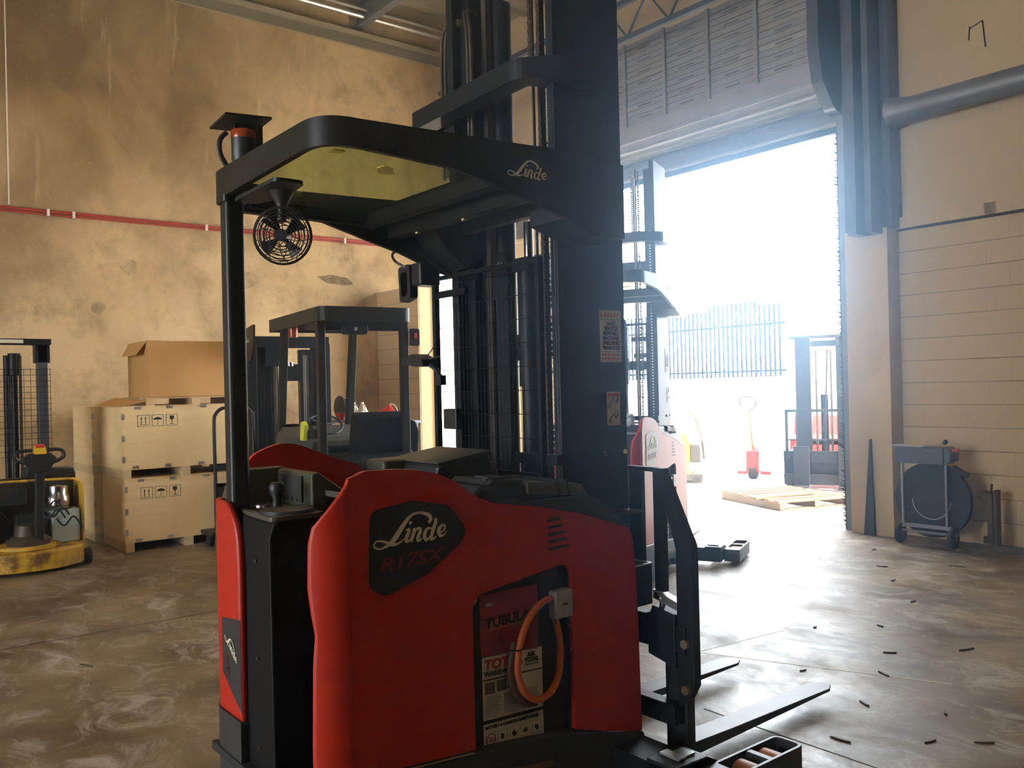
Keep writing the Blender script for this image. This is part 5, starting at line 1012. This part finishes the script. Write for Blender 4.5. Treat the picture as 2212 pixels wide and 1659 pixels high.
s_('tool_lever', B().tube([(0.02, 0.04, 0.885), (0.15, 0.0, 0.925)], 0.004, 6), 'galv'); s_('lever_knob', B().lathe([(0, -0.024), (0.018, -0.018), (0.026, 0), (0.018, 0.018), (0, 0.024)], (0.165, 0.0, 0.93), 16), 'black', smooth=True)
s_('red_handle', B().tube([(0.18, 0.04, 0.845), (0.27, 0.02, 0.865)], 0.013, 10), 'bucket')
s_('ratchet', B().cyl((0.20, 0.06, 0.70), (0.30, 0.04, 0.65), 0.03).cyl((0.30, 0.04, 0.655), (0.335, 0.03, 0.65), 0.026), 'skirt', smooth=True)
for x in (-0.265, 0.205):
    wv = s_('wheel', B().lathe([(0.02, -0.02), (0.075, -0.02), (0.09, -0.012), (0.09, 0.012), (0.075, 0.02), (0.02, 0.02)], (x, 0.02, 0.092), 24, Matrix.Rotation(PI / 2, 3, 'Y') ), 'rubber', smooth=True)
    obj('wheel_hub', B().lathe([(0, -0.024), (0.03, -0.024), (0.03, 0.024), (0, 0.024)], (x, 0.02, 0.092), 16, Matrix.Rotation(PI / 2, 3, 'Y')), 'letterred', wv, off=None)
# loose fork leaning on the wall
LF = thing('loose_fork', 'rusty loose fork standing on the floor right of the strapping cart', 'fork', (-3.26, 7.86, 0))
obj('shank', B().box(-0.045, 0.0, -0.05, 0.05, 0.0, 0.50).box(0.0, 0.03, -0.045, 0.045, 0.05, 0.52), 'grease', LF, off=None, bevel=0.004)
obj('blade', B().prism('y', [(0.0, 0.0), (0.0, 0.05), (0.75, 0.025), (0.75, 0.0)], -0.05, 0.05), 'grease', LF, off=None)
obj('hook', B().box(-0.09, -0.045, -0.05, 0.05, 0.43, 0.50).box(-0.08, -0.045, -0.05, 0.05, 0.06, 0.12), 'grease', LF, off=None); obj('lock_pin', B().tube([(-0.03, 0, 0.50), (-0.02, 0, 0.57)], 0.010, 8), 'grease', LF, off=None)
# dark tapering shape against the column
WG = tag(obj('dark_taper', B().prism('y', [(-0.055, 0), (0.055, 0), (0.006, 0.92), (-0.006, 0.92)], -0.03, 0.0), 'skirt', off=None, bevel=0.002), 'tall dark tapering shape against the cream column', 'wedge'); WG.location = (-4.40, 7.875, 0); WG.rotation_euler = (0, 0.03, 0)
# ================================================================ SPRINKLER PIPE ON THE STAINED WALL
RP = thing('red_pipe', 'thin red pipe running along the stained wall', 'pipe', (XL + 0.012, 3.5, 3.575))
obj('pipe_run', B().tube([(0.035, -5.5, 0), (0.035, 2.9, 0)], 0.016, 8).tube([(0.035, -5.5, -0.035), (0.035, 2.9, -0.035)], 0.010, 8), 'redpipe', RP, off=None)
for y in (-4.2, -2.7, -1.46, -1.2, 0.3, 1.25, 2.2): obj('pipe_clip', B().box(0.0, 0.056, y - 0.014, y + 0.014, -0.052, 0.022), 'white', RP, off=None)
# ================================================================ WARM FILL LAMPS ADDED OUT OF VIEW
for i, (x, y, lab) in enumerate(((-5.6, 2.4, 'warm fill lamp added out of view above the crates and the stacker'), (-5.5, -4.0, 'warm fill lamp added out of view near the back wall'), (1.5, 1.0, 'warm fill lamp added out of view over the right part of the hall'))):
    hl = thing('added_fill_lamp', lab, 'lamp', (x, y, 6.0), 0, 'added fill lamps')
    obj('lamp_shade', B().lathe([(0.06, 0.45), (0.10, 0.42), (0.12, 0.25), (0.26, 0.0), (0.25, 0.0), (0.11, 0.24), (0.09, 0.40)], (0, 0, 0), 28), 'lamp', hl, off=None, smooth=True)
    obj('ballast_box', B().lathe([(0, 0.44), (0.09, 0.44), (0.09, 0.62), (0.03, 0.64), (0, 0.64)], (0, 0, 0), 20), 'lamp', hl, off=None, smooth=True)
    obj('hanging_hook', B().tube([(0, 0, 0.62), (0, 0, 0.9)], 0.012, 8), 'lamp', hl, off=None)
    ld = D.lights.new('added_fill_light', 'AREA'); ld.shape = 'DISK'; ld.size = 0.36; ld.energy = 40.0 if i == 0 else 12.0; ld.color = (1.0, 0.72, 0.38)
    lo = D.objects.new('added_fill_light', ld); COL.objects.link(lo); lo.parent = hl; lo.location = (0, 0, 0.02)
# ================================================================ YARD THINGS
PL = thing('wooden_pallet', 'weathered wooden pallet lying in the sunlit doorway', 'pallet', (-5.92, 8.60, 0), math.radians(160))
for i, y in enumerate((-0.02, -0.50, -0.98)): obj('stringer', B().box(0.0, 1.22, y - 0.04, y, 0.0, 0.09), 'pallet', PL, off=None)
for i in range(7): obj('deck_board', B().box(0.0 + i * 0.188, 0.095 + i * 0.188, -1.05, 0.0, 0.09, 0.112), 'pallet', PL, off=None)
for i in range(3): obj('bottom_board', B().box(0.0 + i * 0.56, 0.10 + i * 0.56, -1.02, -0.02, -0.001, 0.018), 'pallet', PL, off=None)
pk_ = tag(obj('loose_plank', B().box(-0.45, 0.45, -0.05, 0.05, 0, 0.025), 'pallet', off=None), 'loose plank lying across the top of the wooden pallet', 'plank'); pk_.location = (-6.15, 9.02, 0.113); pk_.rotation_euler = (0, 0, 1.35)
OF = thing('yard_forklift', 'dark forklift with a load backrest parked outside the roller door', 'forklift', (-6.72, 10.95, 0), math.radians(207))
def f_(name, b, m, bevel=0.0, **k): return obj(name, b, m, OF, bevel=bevel, off=None, **k)
for s in (-1, 1):
    f_('mast_upright', B().box(s * 0.26 - 0.10, s * 0.26 + 0.10, 0.30, 0.46, 0.1, 2.08).box(s * 0.22 - 0.03, s * 0.22 + 0.03, 0.22, 0.34, 0.1, 2.05), 'mast', 0.006)
    f_('fork', B().prism('x', [(0.66, 0.05), (0.66, 0.62), (0.71, 0.62), (0.71, 0.10), (0.86, 0.08), (0.86, 0.06)], s * 0.28 - 0.10, s * 0.28 + 0.10), 'mast', 0.004)
    f_('front_wheel', B().lathe([(0, -0.1), (0.22, -0.1), (0.27, -0.07), (0.27, 0.07), (0.22, 0.1), (0, 0.1)], (s * 0.46, 0.1, 0.27), 22, Matrix.Rotation(PI / 2, 3, 'Y')), 'rubber', smooth=True)
    f_('backrest_post', B().box(s * 0.47 - 0.02, s * 0.47 + 0.02, 0.60, 0.63, 0.45, 1.10), 'mast')
    f_('guard_pillar', B().box(s * 0.42 - 0.03, s * 0.42 + 0.03, -0.8, -0.74, 0.8, 2.1), 'black')
f_('backrest_bar', B().box(-0.49, 0.49, 0.60, 0.63, 1.07, 1.11), 'mast'); f_('backrest_bar', B().box(-0.47, 0.47, 0.605, 0.625, 0.69, 0.71), 'mast')
for x in (-0.30, 0.34): f_('backrest_post', B().box(x - 0.01, x + 0.01, 0.605, 0.625, 0.45, 1.08), 'mast')
f_('carriage', B().box(-0.52, 0.52, 0.52, 0.60, 0.40, 0.55).box(-0.52, 0.52, 0.52, 0.60, 0.10, 0.24).box(-0.52, 0.52, 0.50, 0.53, 0.1, 0.55), 'mast', 0.004)
f_('lift_cylinder', B().cyl((0, 0.36, 0.1), (0, 0.36, 1.3), 0.05), 'mast', smooth=True); f_('mast_chain', B().box(-0.11, -0.08, 0.42, 0.43, 0.5, 1.9), 'grease'); f_('mast_chain', B().box(0.08, 0.11, 0.42, 0.43, 0.5, 1.9), 'grease')
f_('mast_tie', B().box(-0.34, 0.34, 0.30, 0.36, 0.62, 0.70), 'mast'); f_('mast_tie', B().box(-0.34, 0.34, 0.28, 0.32, 1.95, 2.03), 'mast')
f_('body', B().prism('x', rnd([(-1.2, 0.15), (-1.25, 0.9), (-0.5, 1.0), (-0.35, 0.7), (0.05, 0.7), (0.2, 0.2)], 0.06, 4), -0.5, 0.5), 'bucket', 0.02)
f_('overhead_guard', B().box(-0.46, 0.46, -0.9, 0.3, 2.06, 2.12), 'black', 0.02)
f_('hydraulic_hose', B().tube(smooth_pts([(-0.05, 0.40, 1.9), (-0.02, 0.42, 1.2), (0.03, 0.40, 0.8)], 4), 0.012, 6), 'rubber')
SV = thing('step_stool', 'small folding step stool standing in the sunlit yard', 'stool', (-8.02, 10.35, 0), 0.7)
for s in (-1, 1):
    obj('leg', B().tube([(s * 0.17, -0.12, 0.0), (s * 0.15, 0.0, 0.26)], 0.012, 6).tube([(s * 0.17, 0.14, 0.0), (s * 0.15, 0.02, 0.26)], 0.012, 6), 'galv', SV, off=None)
obj('step', B().box(-0.20, 0.20, -0.10, 0.10, 0.26, 0.285), 'galv', SV, off=None)
PJ = thing('pallet_jack', 'red hand pallet jack standing in the bright yard', 'pallet jack', (-8.2, 11.3, 0), math.radians(200))
obj('pump_housing', B().prism('x', rnd([(-0.12, 0.10), (-0.12, 0.42), (0.0, 0.52), (0.10, 0.42), (0.12, 0.10)], 0.04, 4), -0.10, 0.10), 'bucket', PJ, off=None, bevel=0.02)
obj('handle_tube', B().tube([(0, 0.05, 0.45), (0, 0.22, 1.05)], 0.018, 8), 'orange', PJ, off=None); obj('handle_loop', B().tube(smooth_pts([(0, 0.22, 1.05), (-0.11, 0.25, 1.13), (-0.10, 0.28, 1.25), (0.10, 0.28, 1.25), (0.11, 0.25, 1.13), (0, 0.22, 1.05)], 4), 0.012, 8), 'black', PJ, off=None)
for s in (-1, 1): obj('fork', B().box(s * 0.18 - 0.08, s * 0.18 + 0.08, -1.15, 0.02, 0.06, 0.11), 'bucket', PJ, off=None)
obj('steer_wheel', B().lathe([(0, -0.06), (0.09, -0.06), (0.1, -0.05), (0.1, 0.05), (0.09, 0.06), (0, 0.06)], (0, 0.05, 0.1), 18, Matrix.Rotation(PI / 2, 3, 'Y')), 'rubber', PJ, off=None, smooth=True)
YM_ = thing('yellow_sweeper', 'yellow machine half hidden beside the parked red truck in the yard', 'machine', (-8.75, 10.35, 0), 0.5)
obj('machine_body', B().prism('x', rnd([(-0.3, 0.12), (-0.3, 0.75), (0.3, 0.75), (0.3, 0.12)], 0.05, 4), -0.45, 0.10), 'yellowplain', YM_, off=None, bevel=0.02)
obj('machine_tank', B().prism('x', rnd([(-0.2, 0.30), (-0.2, 0.60), (0.2, 0.60), (0.2, 0.30)], 0.06, 4), 0.10, 0.26), 'skirt', YM_, off=None, bevel=0.02)
obj('machine_base', B().box(-0.40, 0.30, -0.28, 0.28, 0.05, 0.14), 'skirt', YM_, off=None, bevel=0.01)
obj('push_handle', B().tube(smooth_pts([(0.30, -0.1, 0.35), (0.26, -0.1, 0.7), (0.16, -0.1, 0.98), (0.02, -0.1, 1.12)], 4), 0.016, 8), 'grease', YM_, off=None)
for x in (-0.30, 0.20): obj('wheel', B().lathe([(0, -0.02), (0.05, -0.02), (0.05, 0.02), (0, 0.02)], (x, -0.27, 0.05), 14, Matrix.Rotation(PI / 2, 3, 'X')), 'rubber', YM_, off=None)
# ================================================================ LITTER ON THE FLOOR
where = ['near the near fork tip', 'in front of the strapping cart', 'in the middle of the bright floor', 'beside the near straddle leg', 'at the right edge of the floor']
spots = [(-2.15, 3.75), (-2.45, 4.55), (-2.0, 3.30), (-1.85, 3.9), (-3.3, 6.2), (-2.9, 5.7), (-2.2, 4.9), (-1.75, 3.55), (-3.6, 6.6), (-2.6, 3.95), (-1.6, 3.7), (-4.0, 7.2), (-3.2, 7.0), (-2.3, 4.2), (-5.3, 1.15), (-2.75, 5.0), (-1.45, 3.35), (-3.0, 4.7)]
for i, (x, y) in enumerate(spots):
    rr = random.Random(40 + i); L_ = rr.uniform(0.02, 0.06); o = obj('wood_splinter', B().prism('z', [(-L_, -0.004), (0, -0.008), (L_, -0.002), (L_ * 0.8, 0.005), (-L_ * 0.6, 0.007)], 0.0012, 0.007), 'pallet' if i % 3 else 'skirt', off=None)
    o.location = (x, y, 0); o.rotation_euler = (0, 0, rr.uniform(0, 3)); tag(o, 'tiny splinter or scrap lying on the concrete floor', 'splinter', 'splinters scattered on the floor')
# ================================================================ HAZE ADDED IN THE HALL TO STAND IN FOR LENS GLARE
hz = D.materials.new('glare haze'); hz.use_nodes = True; nt = hz.node_tree; nt.nodes.clear()
ho = nt.nodes.new('ShaderNodeOutputMaterial'); vs_ = nt.nodes.new('ShaderNodeVolumeScatter')
vs_.inputs['Color'].default_value = (0.48, 0.72, 1.0, 1); vs_.inputs['Density'].default_value = 0.020; vs_.inputs['Anisotropy'].default_value = 0.88
nt.links.new(vs_.outputs[0], ho.inputs['Volume'])
hb_ = B().box(-10.75, 9.4, -7.9, 8.05, 0.02, 6.5)
ha = struct('haze', hb_, None, 'thin haze added in the hall to stand in for lens glare'); ha.data.materials.append(hz)
